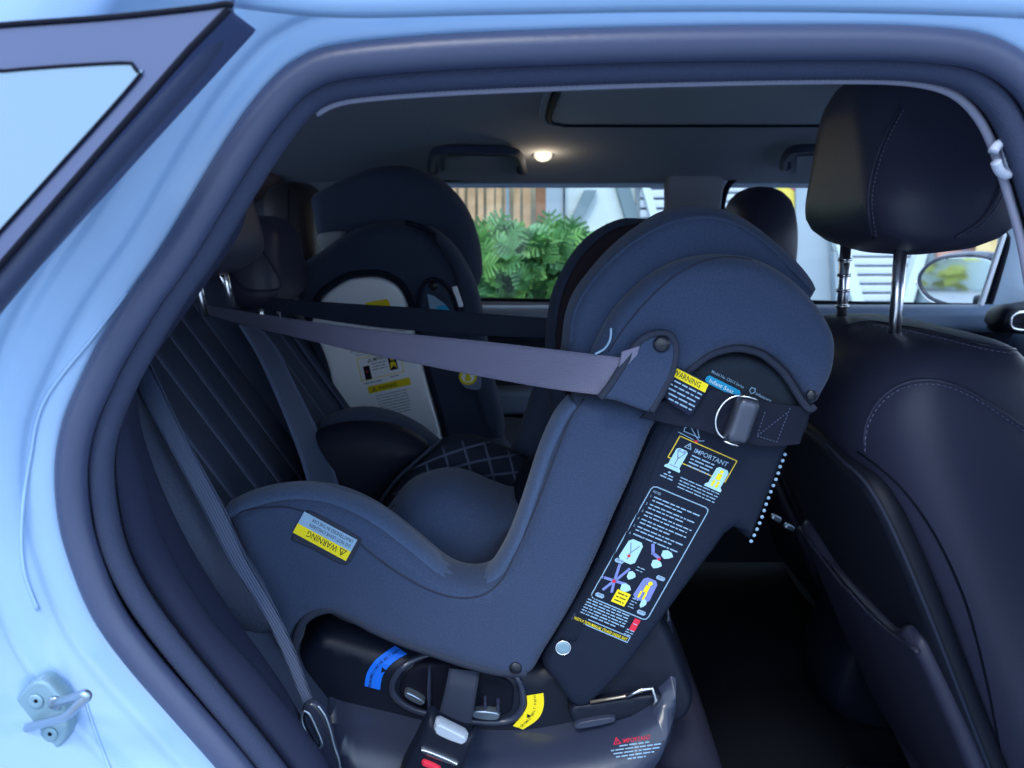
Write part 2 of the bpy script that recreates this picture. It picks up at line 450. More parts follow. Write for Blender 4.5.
# near edge trim of the lining (pale line under the seal) comes with the car body below
# far side: pillar/door wall with two window openings
def ring_wall(inner, outer, Y, depth, m, name, parent=None, kind=None, label=None):
    I = np.array(inner, float); O = np.array(outer, float); n = len(I); V = []; F = []
    for (x, z) in I: V.append((x, Y+depth, z))
    for (x, z) in I: V.append((x, Y+.006, z))
    cx, czz = I.mean(0)
    for (x, z) in I: V.append((x+(x-cx)*.02, Y, z+(z-czz)*.03))
    for (x, z) in O: V.append((x, Y, z))
    for (x, z) in O: V.append((x, Y+depth, z))
    for j in range(4):
        for k in range(n): a = j*n+k; b = j*n+(k+1) % n; F.append((a, b, b+n, a+n))
    for k in range(n): a = 4*n+k; b = 4*n+(k+1) % n; F.append((a, b, (k+1) % n, k))
    return part(name, mesh(V, F), m, parent, label, kind)
def radial_outer(inner, x0, x1, z0, z1):
    I = np.array(inner); c = I.mean(0); O = []
    for p in I:
        d = p-c; t = min((x1-c[0])/d[0] if d[0] > 1e-9 else 1e9, (x0-c[0])/d[0] if d[0] < -1e-9 else 1e9,
                         (z1-c[1])/d[1] if d[1] > 1e-9 else 1e9, (z0-c[1])/d[1] if d[1] < -1e-9 else 1e9)
        O.append(c+d*t)
    return O
YF = 2.12
xm = P(693, 250, YF).x
w1px = [(400, 190), (420, 180), (455, 179), (540, 175), (620, 173), (650, 172), (663, 175), (669, 186), (667, 215), (656, 250), (646, 285), (642, 299), (630, 301), (560, 301), (480, 300), (410, 300), (396, 297), (394, 270), (396, 215)]
w1 = resample(crom(XZ(w1px, YF), True, 8), .02)
w1w = resample(w1, .02); I1 = np.array(w1)
wl1 = ring_wall(I1, radial_outer(I1, -1.3, xm, 1.06, 1.425), YF, .045, HEADLINER, 'wall_left', kind='structure')
w2px = [(724, 196), (732, 180), (745, 175), (760, 173.5), (800, 175), (880, 190), (945, 208), (985, 222), (1003, 231), (1008, 240), (1003, 262), (993, 296), (989, 305), (975, 307), (860, 305), (780, 303), (728, 302), (720, 298), (719, 260), (721, 220)]
I2 = np.array(resample(crom(XZ(w2px, YF), True, 8), .02))
wl2 = ring_wall(I2, radial_outer(I2, xm, 1.62, 1.06, 1.425), YF, .045, PILLARPALE, 'wall_left_front', kind='structure')
# dark frame of the front window
part('trim_3', tube([(x, YF+.006, z) for x, z in I2], .010, 8, True), BLACKGAP, None, kind='structure')
part('trim_4', tube([(x, YF+.006, z) for x, z in I1], .006, 8, True), BLACKGAP, None, kind='structure')
# pale upright edge strip in front of the far window (door frame runner)
part('trim_5', rbox(P(992, 270, 2.09), (.014, .012, .20), .004, rot=(.20, 'Y')), WHITEPL, None, kind='structure')
# the lined middle pillar between the two far doors
pil = puff(XZ([(667, 176), (690, 174), (722, 176), (722, 200), (716, 250), (714, 305), (644, 305), (655, 260), (664, 215)], 2.10), 2.085, 2.13, .012)
part('trim_6', pil, HEADLINER, None, kind='structure')
for i, I in enumerate((I1, I2)):
    n = len(I); c = I.mean(0)
    V = [(x, YF+.03, z) for x, z in I]+[(c[0], YF+.03, c[1])]
    part('window_%d' % (i+1), mesh(V, [(k, (k+1) % n, n) for k in range(n)], smooth=False), GLASS, None, kind='structure')
# far door: sloped top ledge and lower panel (profile in Y-Z swept along X)
def sweepx(prof, x0, x1, m, name, parent=None, kind=None, label=None, n=14, f=None):
    xs = np.linspace(x0, x1, n)
    return strip([[Vector((x, y, z+(f(x) if f else 0))) for (y, z) in prof] for x in xs], m, name, parent, kind, label)
sill = crom([(2.15, 1.083), (2.10, 1.086), (2.06, 1.083), (2.035, 1.07), (2.03, 1.055), (2.03, 1.03), (2.045, 1.018)], False, 4)
dl = sweepx(sill, -1.3, 1.35, DOORTRIM, 'door_1', kind='structure')
sweepx(crom([(2.045, 1.02), (2.06, 1.0), (2.06, .90), (2.03, .86), (2.0, .80), (2.02, .7), (2.06, .35)], False, 5), -1.3, 1.35, DOORDK, 'door_panel', dl, label='dark lower door panel')
for k in range(4):
    part('ridge', tube([(x, 2.052, .995-.022*k) for x in np.linspace(-.4, 1.3, 6)], .004, 6), DOORDK, dl)
# far door armrest and pull recess seen between the seats
part('armrest', puff([(-.30, .80), (.25, .82), (.45, .86), (.5, .90), (.2, .885), (-.2, .87), (-.32, .85)], 1.96, 2.05, .012), DOORTRIM, dl)
# ledge at dashboard level in front of the far front seat
# rear of cabin behind the bench, floor, front
part('wall_rear', rbox((-1.22, 1.36, .65), (.06, 1.7, .7), .01), TANTRIM, None, kind='structure')
strip([[Vector((-1.22, .6, 1.0)), Vector((-1.22, 2.1, 1.0))], [Vector((-1.19, .6, 1.40)), Vector((-1.19, 2.1, 1.40))]], GLASS, 'window_3', kind='structure')
part('floor', rbox((.15, 1.38, .30), (2.9, 1.62, .06), .01), CARPET, None, kind='structure')
part('trim_7', puff([(-1.25, 1.44), (-.62, 1.44), (-.74, 1.30), (-.80, 1.10), (-.78, 1.0), (-1.25, 1.0)], 2.02, 2.12, .03), TANTRIM, None, kind='structure')
# dashboard
DB = thing('dashboard', 'dark dashboard end beyond the front seat carrying a chrome air vent', 'dashboard', (1.45, 1.5, .35))
part('body', puff([(1.28, 1.02), (1.32, 1.065), (1.45, 1.09), (1.75, 1.11), (1.8, 1.0), (1.75, .6), (1.45, .55), (1.34, .75), (1.27, .93)], .75, 2.0, .03, step=.03), DOORTRIM, DB)
vc = P(1022, 321, 1.86)
part('vent_housing', puff([(vc.x+a, vc.z+b) for a, b in [(-.055, -.028), (-.058, .0), (-.045, .03), (0, .04), (.09, .045), (.1, -.02), (.06, -.035), (0, -.034)]], 1.85, 1.93, .012), PLASTIC, DB)
part('vent_ring', tube([(vc.x+.012+.048*math.copysign(abs(math.cos(a))**.6, math.cos(a)), 1.847, vc.z+.001+.022*math.copysign(abs(math.sin(a))**.6, math.sin(a))) for a in np.linspace(0, 2*math.pi, 40)[:-1]], .0045, 8, True), CHROME, DB, 'chrome ring around the vent')
for k in (-1, 0, 1): part('vent_vane', rbox((vc.x+.012, 1.852, vc.z+.011*k), (.08, .01, .002), .0008), PLASTIC, DB)
part('vent_knob', rbox((vc.x+.01, 1.842, vc.z), (.016, .012, .016), .004), CHROME, DB)

# dome lamp + grab handles on the headliner
lp = P(543, 153.5, 1.90)
DL = thing('dome_lamp', 'small round lit courtesy lamp glowing warm in the ceiling above the far window', 'lamp', lp)
ln = Vector((0, -.9, -1)).normalized()
part('lens', mesh(*disc_data(lp+Vector((0, 0, .002)), ln, .0165, .005, 24, .3)), LAMPGLOW, DL)
a_ = ln.cross(Vector((1, 0, 0))).normalized()
part('bezel', tube([lp+Vector((1, 0, 0))*.021*math.cos(t)+a_*.021*math.sin(t) for t in np.linspace(0, 2*math.pi, 30)[:-1]], .004, 8, True), HEADLINER, DL)
pl_ = bpy.data.lights.new('lamp_light', 'POINT'); pl_.energy = .10; pl_.color = (1, .75, .45); pl_.shadow_soft_size = .01
plo = bpy.data.objects.new('lamp_light', pl_); COL.objects.link(plo); plo.location = -Vector((0, 0, 0)); plo.parent = DL; plo.location = Vector((0, -.012, -.03))
def grab(pxs, Y, label):
    o = thing('grab_handle', label, 'grab handle', P(pxs[2][0], pxs[2][1], Y), 'ceiling grab handles')
    def onc(a, b, gap):
        d = ray(a, b); lo, hi = 1.2, 2.1
        for _ in range(40):
            m_ = (lo+hi)/2
            if CZ+d.z/d.y*m_ < cz(m_)-gap: lo = m_
            else: hi = m_
        return P(a, b, lo)
    q = [onc(a, b, .016) for a, b in crom(pxs, False, 6)]
    part('grip', tube(q, .0095, 10), FABRICDK, o)
    for e, s in ((q[0], 1), (q[-1], -1)): part('mount', rbox(e+Vector((s*.006, .0, .004)), (.026, .03, .022), .008), FABRICDK, o)
    x0, x1 = pxs[0][0]+14, pxs[-1][0]-14
    part('flap', strip([[onc(x0+(x1-x0)*k/8, yy, .006) for k in range(9)] for yy in (156, 162, 168, 174)], FABRICDK, 'x').data.copy(), HEADLINER, o); bpy.data.objects.remove(bpy.data.objects['x'])
    return o
g1 = grab([(431, 172), (432, 158), (440, 150), (475, 149), (510, 151), (520, 157), (524, 172)], 1.98, 'dark folded grab handle above the far rear window, left of the lamp')
g2 = grab([(783, 168), (786, 156), (796, 149), (830, 148), (860, 149), (868, 156), (870, 168)], 1.98, 'dark grab handle partly hidden behind the large near headrest')

# ------------------------------------------------------------------ car body around the open door
BODY = thing('car_body', 'pale blue car body framing the open rear door, with black-trimmed quarter window', 'car body', (-.4, .5, .35))
outer_px = [(1000, 1125), (640, 1110), (440, 1020), (330, 900), (285, 840), (230, 768), (180, 712), (133, 659), (100, 612), (77, 552), (67, 512), (65, 463), (73, 419), (90, 379), (110, 339), (140, 293), (167, 256), (207, 190), (247, 127), (283, 83), (305, 66), (340, 53), (440, 43), (560, 38), (680, 35), (848, 34), (932, 37), (982, 44), (1024, 66), (1050, 100), (1075, 170), (1100, 260), (1125, 420), (1140, 700), (1145, 900)]
inner_px = [(1000, 1085), (660, 1070), (485, 1000), (380, 900), (335, 840), (280, 768), (233, 709), (187, 652), (150, 602), (123, 555), (113, 512), (108, 469), (113, 436), (127, 396), (147, 359), (180, 299), (212, 256), (247, 197), (283, 140), (307, 110), (322, 100), (345, 94), (430, 87), (560, 81), (680, 77), (848, 74), (922, 76), (965, 87), (992, 112), (1008, 144), (1022, 190), (1040, 260), (1060, 420), (1075, 700), (1080, 900)]
oc = crom(XZ(outer_px, YN), False, 8); ic = crom(XZ(inner_px, YN), False, 8)
oc = resample(oc, .008, False); 
ic0 = resample(ic, .008, False)
def match(A, Bq):  # nearest point on B for every point of A
    return np.array([Bq[np.argmin(((Bq-a)**2).sum(1))] for a in A])
icm = match(oc, resample(ic, .001, False))
for _ in range(6): icm[1:-1] = (icm[:-2]+icm[1:-1]*2+icm[2:])/4
def mixp(t): return oc*(1-t)+icm*t
def pth(t, Y): 
    q = mixp(t); s = Y/YN     # same line of sight at the new depth is not needed exactly; shift keeps the width
    return [Vector((x, Y, z)) for x, z in q]
wd = float(np.median(np.linalg.norm(oc-icm, axis=1))); print('seal width', wd)
part('weatherstrip', tube(pth(.27, .578), wd*.29, 12), RUBBER, BODY, 'smooth rubber door seal').location
q = mixp(.75); q2 = resample(q, .0020, False); rads = [wd*.235+(.0005 if i % 2 else 0) for i in range(len(q2))]
part('inner_seal', tube([(x, .590, z) for x, z in q2], .01, 10, rads=rads), SEALCLOTH, BODY, 'ribbed cloth-covered inner seal')
part('seal_channel', strip([pth(.1, .592), pth(.95, .600)], BLACKGAP, 'x').data.copy(), BLACKGAP, BODY)
bpy.data.objects.remove(bpy.data.objects['x'])
q = mixp(1.04); m0 = int(np.argmin(((q-np.array(XZ([(312, 110)], YN)[0]))**2).sum(1)))
part('lining_edge', tube([(x, .600, z) for x, z in q[m0:]], .0034, 8), TRIMCLIP, BODY, 'thin pale grey trim edge')
# painted jamb, lofted outward from the seal
T_ = np.gradient(oc, axis=0); T_ /= np.linalg.norm(T_, axis=1)[:, None]; N_ = np.stack([-T_[:, 1], T_[:, 0]], 1)
if (N_[40]*(oc[40]-np.array([.1, 1.1]))).sum() < 0: N_ = -N_
for _ in range(40): N_[1:-1] = (N_[:-2]+2*N_[1:-1]+N_[2:])/4
N_ /= np.linalg.norm(N_, axis=1)[:, None]
prof = [(-.012, .600), (-.004, .592), (.0, .588), (.004, .580), (.010, .577), (.022, .574), (.027, .566), (.040, .556), (.050, .553), (.054, .546), (.066, .528), (.076, .510), (.084, .500), (.12, .490), (.18, .486), (.26, .482), (.40, .476), (.60, .47)]
prof = crom(prof, False, 3)
def bend(x, y, z):   # the body side rolls over into the roof
    e = max(0, z-1.458)
    return Vector((x, y+max(0, e-.03)+e*e*.5*(e < .03), z if e == 0 else 1.458+.075*(1-math.exp(-e/.075))))
part('door_frame_panel', strip([[bend(x+nx*o, Y, z+nz*o) for (x, z), (nx, nz) in zip(oc, N_)] for o, Y in prof], PAINT, 'x').data.copy(), PAINT, BODY, 'pale blue painted door frame and pillar')
bpy.data.objects.remove(bpy.data.objects['x'])
JB = bvh([o for o in BODY.children if o.name.startswith('door_frame_panel')][0])
jl = BODY.location
class OffB:   # body parts are stored relative to nothing (world coordinates), keep a plain BVH
    pass
seam(JB, [(128, 292), (95, 335), (45, 400), (30, 460), (22, 520), (24, 570), (38, 610)], PAINT, BODY, 'body_crease', .0016)
seam(JB, [(85, 700), (95, 730), (112, 775)], PAINT, BODY, 'body_crease', .0012)
# quarter window
Yq = .452
tr_px = [(-60, 38), (0, 28), (110, 20), (222, 7), (229, 9), (226, 14), (0, 264), (-60, 332)]
tq = XZ(tr_px, Yq); pane_px = [(-60, 79), (0, 72), (60, 67), (122, 63.5), (134, 65), (137, 72), (132, 86), (0, 233), (-60, 300)]
pb = prism(tq, Yq, Yq+.045)
trimo = part('window_trim', pb, TRIMGLOSS, BODY, 'dark grey glossy window trim')
part('quarter_pane', prism(crom(XZ(pane_px, Yq), True, 5), Yq-.0012, Yq+.01), PANE, BODY, 'pale pane with the sky reflection painted in its colour')
pc = resample(crom(XZ(pane_px, Yq), True, 5), .006)
part('pane_edge', tube([(x, Yq-.0010, z) for x, z in pc], .0011, 6, True), BLACKGAP, BODY)
part('rubber_lip', puff(XZ([(-60, 352), (-60, 334), (0, 267), (100, 157), (229, 11), (236, 10), (238, 20), (234, 34), (200, 84), (130, 164), (50, 258), (0, 318), (-60, 392)], Yq+.028), Yq+.006, Yq+.034, .006, step=.01, sm=5), RUBBER, BODY, 'matte rubber edge strip')
part('trim_groove', tube([P(a, b, Yq+.0005) for a, b in [(-60, 333), (0, 266), (110, 140), (190, 49), (229, 9)]], .0021, 8), BLACKGAP, BODY)
part('roof_moulding', tube([P(a, b, Yq) for a, b in crom([(-60, 33), (0, 25.5), (110, 17.5), (200, 8), (226, 4), (232, 6)], False, 5)], .0018, 6), BLACKGAP, BODY)
part('roof_rail', tube([P(a, b, .49) for a, b in crom([(232, -14), (340, -4), (500, -7), (700, -10), (900, -8), (1100, 0)], False, 6)], .012, 10), PAINT, BODY)
# striker on the jamb
h = hit(JB, 45, 722)
ST_ = thing('door_striker', 'zinc door latch striker loop bolted to the lower left pillar', 'door striker', h)
ys = h.y
pl = [(41, 678), (50, 681), (58, 690), (66, 700), (70, 720), (69, 736), (60, 748), (48, 758), (37, 760), (26, 752), (16, 738), (12, 722), (12, 703), (22, 690), (32, 681)]
part('plate', puffpx(pl, ys-.004, ys+.012, .003, step=.004), STEELPLATE, ST_)
pts = [P(28, 728, ys-.004), P(30, 727, ys-.012), P(48, 722, ys-.022), P(66, 716, ys-.034), P(80, 703, ys-.042), P(87, 697, ys-.044), P(84, 694, ys-.043), P(76, 697, ys-.036), P(62, 701, ys-.020), P(56, 703, ys-.006)]
part('loop', tube(crom([tuple(p) for p in pts], False, 6), .0034, 12), STEEL, ST_)
for (a, b) in ((28, 728), (56, 702)):
    part('collar', mesh(*disc_data(P(a, b, ys-.004), (0, -1, 0), .0055, .003, 20, -.3)), STEEL, ST_)
for (a, b) in ((36, 701), (50, 734)):
    s_ = part('screw', mesh(*disc_data(P(a, b, ys-.004), (0, -1, 0), .0062, .002, 24, -.2)), STEELPLATE, ST_)
    part('screw_recess', mesh(*disc_data(P(a, b, ys-.0055), (0, -1, 0), .0018, .0006, 6, 0)), BLACKGAP, s_)
# coat hook at the front upper corner
CH = thing('coat_hook', 'small white plastic hook clipped to the pale trim beside the near headrest', 'hook', P(1000, 160, .61))
part('hook', tube(crom([tuple(P(a, b, yy)) for a, b, yy in [(993, 152, .590), (996, 147, .592), (1002, 143, .595), (1006, 150, .598), (1009, 165, .598), (1011, 172, .597), (1005, 175, .592), (999, 170, .587), (996, 162, .584)]], False, 6), .0036, 10), WHITEHOOK, CH)
part('mount', rbox(P(1009, 160, .602), (.008, .008, .026), .003), WHITEHOOK, CH)
# rest of the near body side so the shell is closed off-frame
part('body_side', rbox((1.22, .56, .62), (.96, .06, .80), .02), PAINT, BODY)
part('roof_skin', strip([[Vector((x, y, z+.045+xdrop(x))) for x in xs] for y, z in [(.60, 1.455)]+yz[3:]], PAINT, 'x').data.copy(), PAINT, BODY)
bpy.data.objects.remove(bpy.data.objects['x'])
part('rear_quarter', rbox((-1.05, .60, .6), (.9, .05, .8), .02), PAINT, BODY)
part('far_side', rbox((.1, 2.24, .75), (3.2, .06, .58), .02), PAINT, BODY)
part('sill', rbox((.3, .62, .33), (2.2, .12, .14), .02), PAINT, BODY)

# interior side trim below/behind the seal on the left
part('trim_1', puffpx([(230, 180), (190, 270), (150, 350), (120, 400), (100, 480), (105, 540), (150, 640), (220, 730), (300, 840), (345, 840), (335, 770), (305, 722), (262, 668), (215, 615), (170, 540), (148, 470), (133, 405), (150, 370), (200, 300), (250, 220)], .615, .66, .012, Yc=.655), SIDETRIM, None, kind='structure')
part('trim_2', puffpx([(108, 370), (140, 360), (150, 430), (180, 510), (225, 590), (300, 700), (340, 800), (240, 800), (140, 650), (100, 500)], .66, .76, .02, Yc=.75), SIDETRIM, None, kind='structure')

# ------------------------------------------------------------------ rear bench
TB = .65; nl = math.hypot(1, TB)
BO = Vector((-.51, 0, 1.185)); BU = Vector((0, 1, 0)); BVv = Vector((-TB, 0, 1))/nl; BW = Vector((-1, 0, -TB))/nl   # w points away from cabin
BENCH = thing('rear_bench', 'dark leather rear bench with long stitched vertical channels behind the child seats', 'rear seat', (-.35, 1.4, .45))
def bpuff(pts, w0, w1, r, **k): return puff(pts, w0, w1, r, frame=(BO, BU, BVv, BW), **k)
part('backrest', bpuff([(.80, .0), (.84, .06), (1.05, .085), (1.3, .08), (1.6, .08), (1.9, .085), (2.02, .05), (2.06, -.3), (2.06, -.72), (1.4, -.74), (.84, -.74), (.79, -.4)], .012, .14, .04, step=.03), SEATFAB, BENCH)
# channels: long soft ribs
mat_lit_seam = mat('lit_seam_leather', (.075, .095, .15), .5)  # paler than the bench leather: light on the channel edges painted in
def chan(u0, u1, v0, v1, w=.004, m=SEATFAB, name='channel'):
    return part(name, bpuff([(u0+.0008, v0), (u0+.0008, v0), (u0+.0008, v1), (u0+.0008, v1), (u1-.0008, v1), (u1-.0008, v1), (u1-.0008, v0), (u1-.0008, v0)], w, .03, .010, step=.014), m, BENCH)
us = [.885, .955, 1.025, 1.095, 1.165, 1.235]
for a, b in zip(us, us[1:]): chan(a, b, -.66, .03)
for a in (1.36, 1.43): chan(a, a+.07, -.66, .03)
us = [1.56, 1.63, 1.70, 1.77, 1.84, 1.91]
for a, b in zip(us, us[1:]): chan(a, b, -.66, .03)
part('bolster', bpuff([(.80, -.02), (.83, .03), (.87, .04), (.885, .0), (.882, -.3), (.88, -.40), (.83, -.42), (.785, -.34), (.775, -.2)], -.035, .05, .04, step=.015), LEATHPERF, BENCH, 'perforated leather side bolster')
part('bolster', bpuff([(1.24, .05), (1.30, .06), (1.355, .05), (1.355, -.66), (1.24, -.66)], -.018, .05, .03, step=.02), SEATFAB, BENCH)
part('bolster', bpuff([(1.915, .03), (1.98, .04), (2.03, .0), (2.03, -.66), (1.92, -.66)], -.03, .05, .03, step=.02), SEATFAB, BENCH)
BB = bvh(BENCH.children[0])
for u_ in (.885, .955, 1.025, 1.095, 1.165, 1.235, 1.36, 1.43, 1.50, 1.56, 1.63, 1.70, 1.77, 1.84, 1.91):
    part('channel_lit_seam', tube([BO+BU*u_+BVv*v+BW*.0075 for v in np.linspace(.03, -.66, 12)], .0028, 6), mat_lit_seam, BENCH)
# cushion
CUSH = thing('rear_cushion', 'dark leather rear seat cushion under the near child seat platform', 'seat cushion', (0, 1.4, .42))
part('cushion', puff([(-.42, .52), (-.42, .66), (-.2, .655), (.10, .64), (.24, .632), (.285, .605), (.30, .56), (.285, .47), (.2, .42), (-.3, .42)], .80, 2.04, .03, step=.03), LEATHER, CUSH)
part('cushion_side', puff([(-.3, .55), (-.28, .655), (.10, .648), (.23, .643), (.275, .62), (.288, .58), (.27, .48), (.1, .45), (-.2, .45)], .745, .86, .03, step=.02), LEATHPERF, CUSH, 'perforated leather cushion bolster')
# rear headrests
def headrest(c, wid, hgt, thk, lean, yaw, label, m, group, post_gap=.1, post_len=.09, post_w=0, panel=None, m2=None, shape=None, bottom=1.0, top=.72):
    u = Vector((math.sin(yaw), math.cos(yaw), 0)); wv = Vector((math.cos(yaw), -math.sin(yaw), 0)); v = Vector((0, 0, 1))
    v = (v*math.cos(lean)+wv*math.sin(lean)).normalized(); w3 = u.cross(v).normalized()
    if w3.dot(wv) < 0: w3 = -w3
    a, b = wid/2, hgt/2
    o = thing('headrest', label, 'headrest', c-v*b, group)
    pts = shape or [(-a*bottom*.6, -b), (-a*bottom*.93, -b*.86), (-a*bottom, -b*.45), (-a*.95, .1*b), (-a*top*1.08, .72*b), (-a*top*.72, b*.97), (0, b), (a*top*.72, b*.97), (a*top*1.08, .72*b), (a*.95, .1*b), (a*bottom, -b*.45), (a*bottom*.93, -b*.86), (a*bottom*.6, -b), (0, -b*1.03)]
    me = puff(pts, -thk/2, thk/2, min(a, b)*.55, frame=(c, u, v, w3), step=.012, p=2.3)
    pad = part('pad', me, m, o)
    for s in (-1, 1):
        q = c-v*(b-.02)+u*(s*post_gap/2)+w3*post_w; pr_ = .0062 if post_gap < .15 else .0074
        part('post', tube([q, q-v*(post_len+.02)], pr_, 12), CHROME, o, 'chrome post')
        if post_gap > .15 and s > 0:
            for k in range(5): part('notch_ring', tube([q-v*(.03+.022*k), q-v*(.034+.022*k)], pr_*1.3, 12), CHROME, o)
    return o, pad, (c, u, v, w3)
hr = []
hr.append(headrest(Vector((-.425, 1.06, 1.316)), .25, .17, .11, -.15, .0, 'black rear headrest nearest the open door, cut off by the door frame', LEATHER, 'rear headrests', .10, .05, .0))
hr.append(headrest(Vector((-.475, 1.47, 1.232)), .26, .17, .12, -.1, .0, 'low centre rear headrest with a stitched triangular panel', LEATHER, 'rear headrests', .1, .04))
hr.append(headrest(Vector((-.515, 1.90, 1.29)), .25, .22, .12, -.1, .0, 'tall rear headrest at the far side with a brown sheen painted in its colour', LEATHERBR, 'rear headrests', .1))
hb = bvh(hr[1][1])
seam(hb, [(228, 226), (247, 236), (262, 250), (274, 268), (281, 284), (276, 290), (258, 291), (246, 289), (236, 280), (226, 262), (222, 240)], PIPE, hr[1][0], r=.0025, closed=True, name='piping')
hb2 = bvh(hr[2][1])
seam(hb2, [(288, 190), (288, 215), (289, 240), (292, 262)], PIPE, hr[2][0], r=.002, name='piping')
# ------------------------------------------------------------------ near child seat
NS = thing('child_seat', 'navy fabric rear-facing child seat nearest the open door, black instruction panel on its back', 'child seat', (0, 1.0, .64))
Y0 = .82
# platform
part('base_body', puffpx([(288, 650), (300, 628), (330, 612), (400, 630), (480, 640), (560, 640), (640, 600), (664, 622), (676, 655), (684, 690), (672, 715), (620, 735), (560, 752), (480, 758), (400, 750), (340, 722), (300, 690)], .850, 1.16, .030, step=.010), PLASTIC, NS)
led = part('base_ledge', puffpx([(308, 706), (330, 716), (380, 728), (440, 742), (500, 748), (550, 744), (600, 731), (640, 712), (668, 690), (684, 664), (678, 640), (690, 655), (696, 690), (696, 725), (684, 765), (650, 800), (560, 860), (400, 890), (330, 890), (310, 800)], .775, 1.18, .055, step=.010, Yc=.80), GLOSSBLK, NS, 'glossy black platform rim')
part('base_tower', puffpx([(600, 640), (640, 585), (668, 625), (688, 675), (694, 700), (676, 722), (620, 728), (585, 710)], .842, .90, .012), PLASTIC, NS)
NB = [o for o in NS.children if o.name.startswith('base_body')][0]; NBB = bvh(NB); LB = bvh(led)
TB_ = bvh([o for o in NS.children if o.name.startswith('base_tower')][0])
# belt slot opening in the base
part('slot_rim', tube([hit(NBB, a, b) or P(a, b, .85) for a, b in crom([(392, 690), (402, 668), (430, 655), (470, 660), (510, 672), (522, 690), (520, 712), (500, 722), (450, 718), (410, 708)], True, 6)], .0045, 8, True), GLOSSBLK, NS)
part('slot_recess', puffpx([(398, 690), (408, 668), (440, 660), (505, 675), (515, 695), (505, 714), (450, 714), (410, 704)], .846, .87, .006, step=.006), BLACKGAP, NS)
for (a, b, c) in ((427, 672, 38), (483, 700, 18), (496, 702, 15)):
    part('guide_rib', puffpx([(a, b), (a+4, b), (a+4, b+c), (a, b+c)], .838, .86, .002, step=.004), GLOSSBLK, NS)
part('guide_plate', puffpx([(474, 710), (498, 712), (497, 720), (474, 718)], .836, .86, .002, step=.004), STEEL, NS)
part('guide_plate', puffpx([(407, 691), (424, 700), (422, 706), (405, 697)], .836, .86, .002, step=.004), STEEL, NS)
# recline rail and bar
part('rail', puffpx([(570, 706), (600, 700), (655, 692), (664, 700), (660, 712), (600, 722), (575, 724)], .828, .86, .004, step=.006), PLASTIC, NS)
part('rail_rod', tube([P(590, 702, .824), P(626, 696, .824), P(650, 688, .824)], .0018, 8), mat('brass_rod', (.55, .45, .33), .3, metal=.8), NS)
part('rail_clip', tube([P(a, b, .822) for a, b in [(626, 697), (640, 690), (652, 688), (656, 700), (652, 706)]], .0022, 8), CHROME, NS)
part('release_tab', puffpx([(577, 722), (612, 716), (614, 722), (578, 729)], .822, .85, .002, step=.004), GLOSSBLK, NS)
# moulded arch of the base below the fabric
# ---- shell fabric cover, near side wall
cover_px = [(228, 514), (238, 505), (252, 499), (276, 492.5), (300, 491), (329, 495), (359, 506), (386, 522), (418, 547), (442, 567), (462, 577), (483, 577), (499, 565), (514, 540), (524, 516), (535, 484), (547, 447), (562, 414), (574, 398), (590, 392), (625, 396), (661, 408),
            (650, 436), (634, 475), (618, 510), (598, 556), (578, 597), (560, 628), (545, 652), (536, 668), (526, 675), (510, 675), (497, 673), (464, 665), (431, 654), (400, 643), (370, 631), (345, 618), (328, 613), (312, 618), (302, 632), (296, 652), (290, 656), (276, 626), (258, 588), (240, 550)]
cov = part('side_cover', puffpx(cover_px, Y0, Y0+.085, .020, step=.009, sm=6), FABRIC, NS)
CVB = bvh(cov)
seam(CVB, [(231, 518), (240, 512), (262, 508), (292, 508), (322, 520), (350, 536), (380, 560), (410, 580), (440, 594), (463, 598), (485, 594), (503, 578), (517, 550), (532, 517), (545, 484), (557, 452), (570, 420), (584, 399)], PIPE, NS, r=.0011)
stitches(CVB, [(655, 412), (640, 448), (618, 500), (592, 556), (570, 600), (548, 640)], THREADLT, NS, gap=4)
bind = crom(XZ([(293, 655), (297, 634), (307, 619), (328, 611), (348, 618), (374, 632), (404, 645), (433, 655), (466, 666), (500, 674), (527, 675)], Y0), False, 6)
part('cover_binding', tube([(x, Y0+.004, z) for x, z in bind], .0052, 10, sy=.8), PIPE, NS, 'raised binding along the lower edge')
button(CVB, 515.5, 668, 7, SNAP, NS)
# rim facing up, top light painted into its fabric, wraps over the wall thickness
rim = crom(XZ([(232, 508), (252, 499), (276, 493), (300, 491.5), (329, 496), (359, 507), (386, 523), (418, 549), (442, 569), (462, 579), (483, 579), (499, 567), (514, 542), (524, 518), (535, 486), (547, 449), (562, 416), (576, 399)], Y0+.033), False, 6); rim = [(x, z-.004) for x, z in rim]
part('rim_padding', tube([(x, Y0+.038, z) for x, z in rim], .011, 12, sy=2.6), FABRICRIMLIT, NS, 'padded rim with light from above in its fabric colour')
# ---- black instruction panel (outer side of the shell back)
lab_px = [(661, 408), (700, 412), (750, 418), (808, 412), (798, 436), (788, 450), (780, 472), (768, 502), (752, 541), (746, 541), (733, 529), (716, 550), (690, 584), (652, 636), (622, 674), (591, 704), (581, 707), (568, 703), (551, 681), (540, 660), (560, 620), (598, 556), (642, 448)]
labp = part('instruction_panel', puffpx(lab_px, Y0+.004, Y0+.10, .014, step=.009, sm=5), PANELFAB, NS, 'black panel printed with instructions')
PB = bvh(labp)
for k in range(7):
    d = 3.2+k*2.6
    seam(PB, [(660+d, 418), (642+d, 452), (618+d, 514), (598+d, 560), (578+d, 602), (556+d, 642)], PANELFAB, NS, name='panel_rib', r=.0007, step=9)
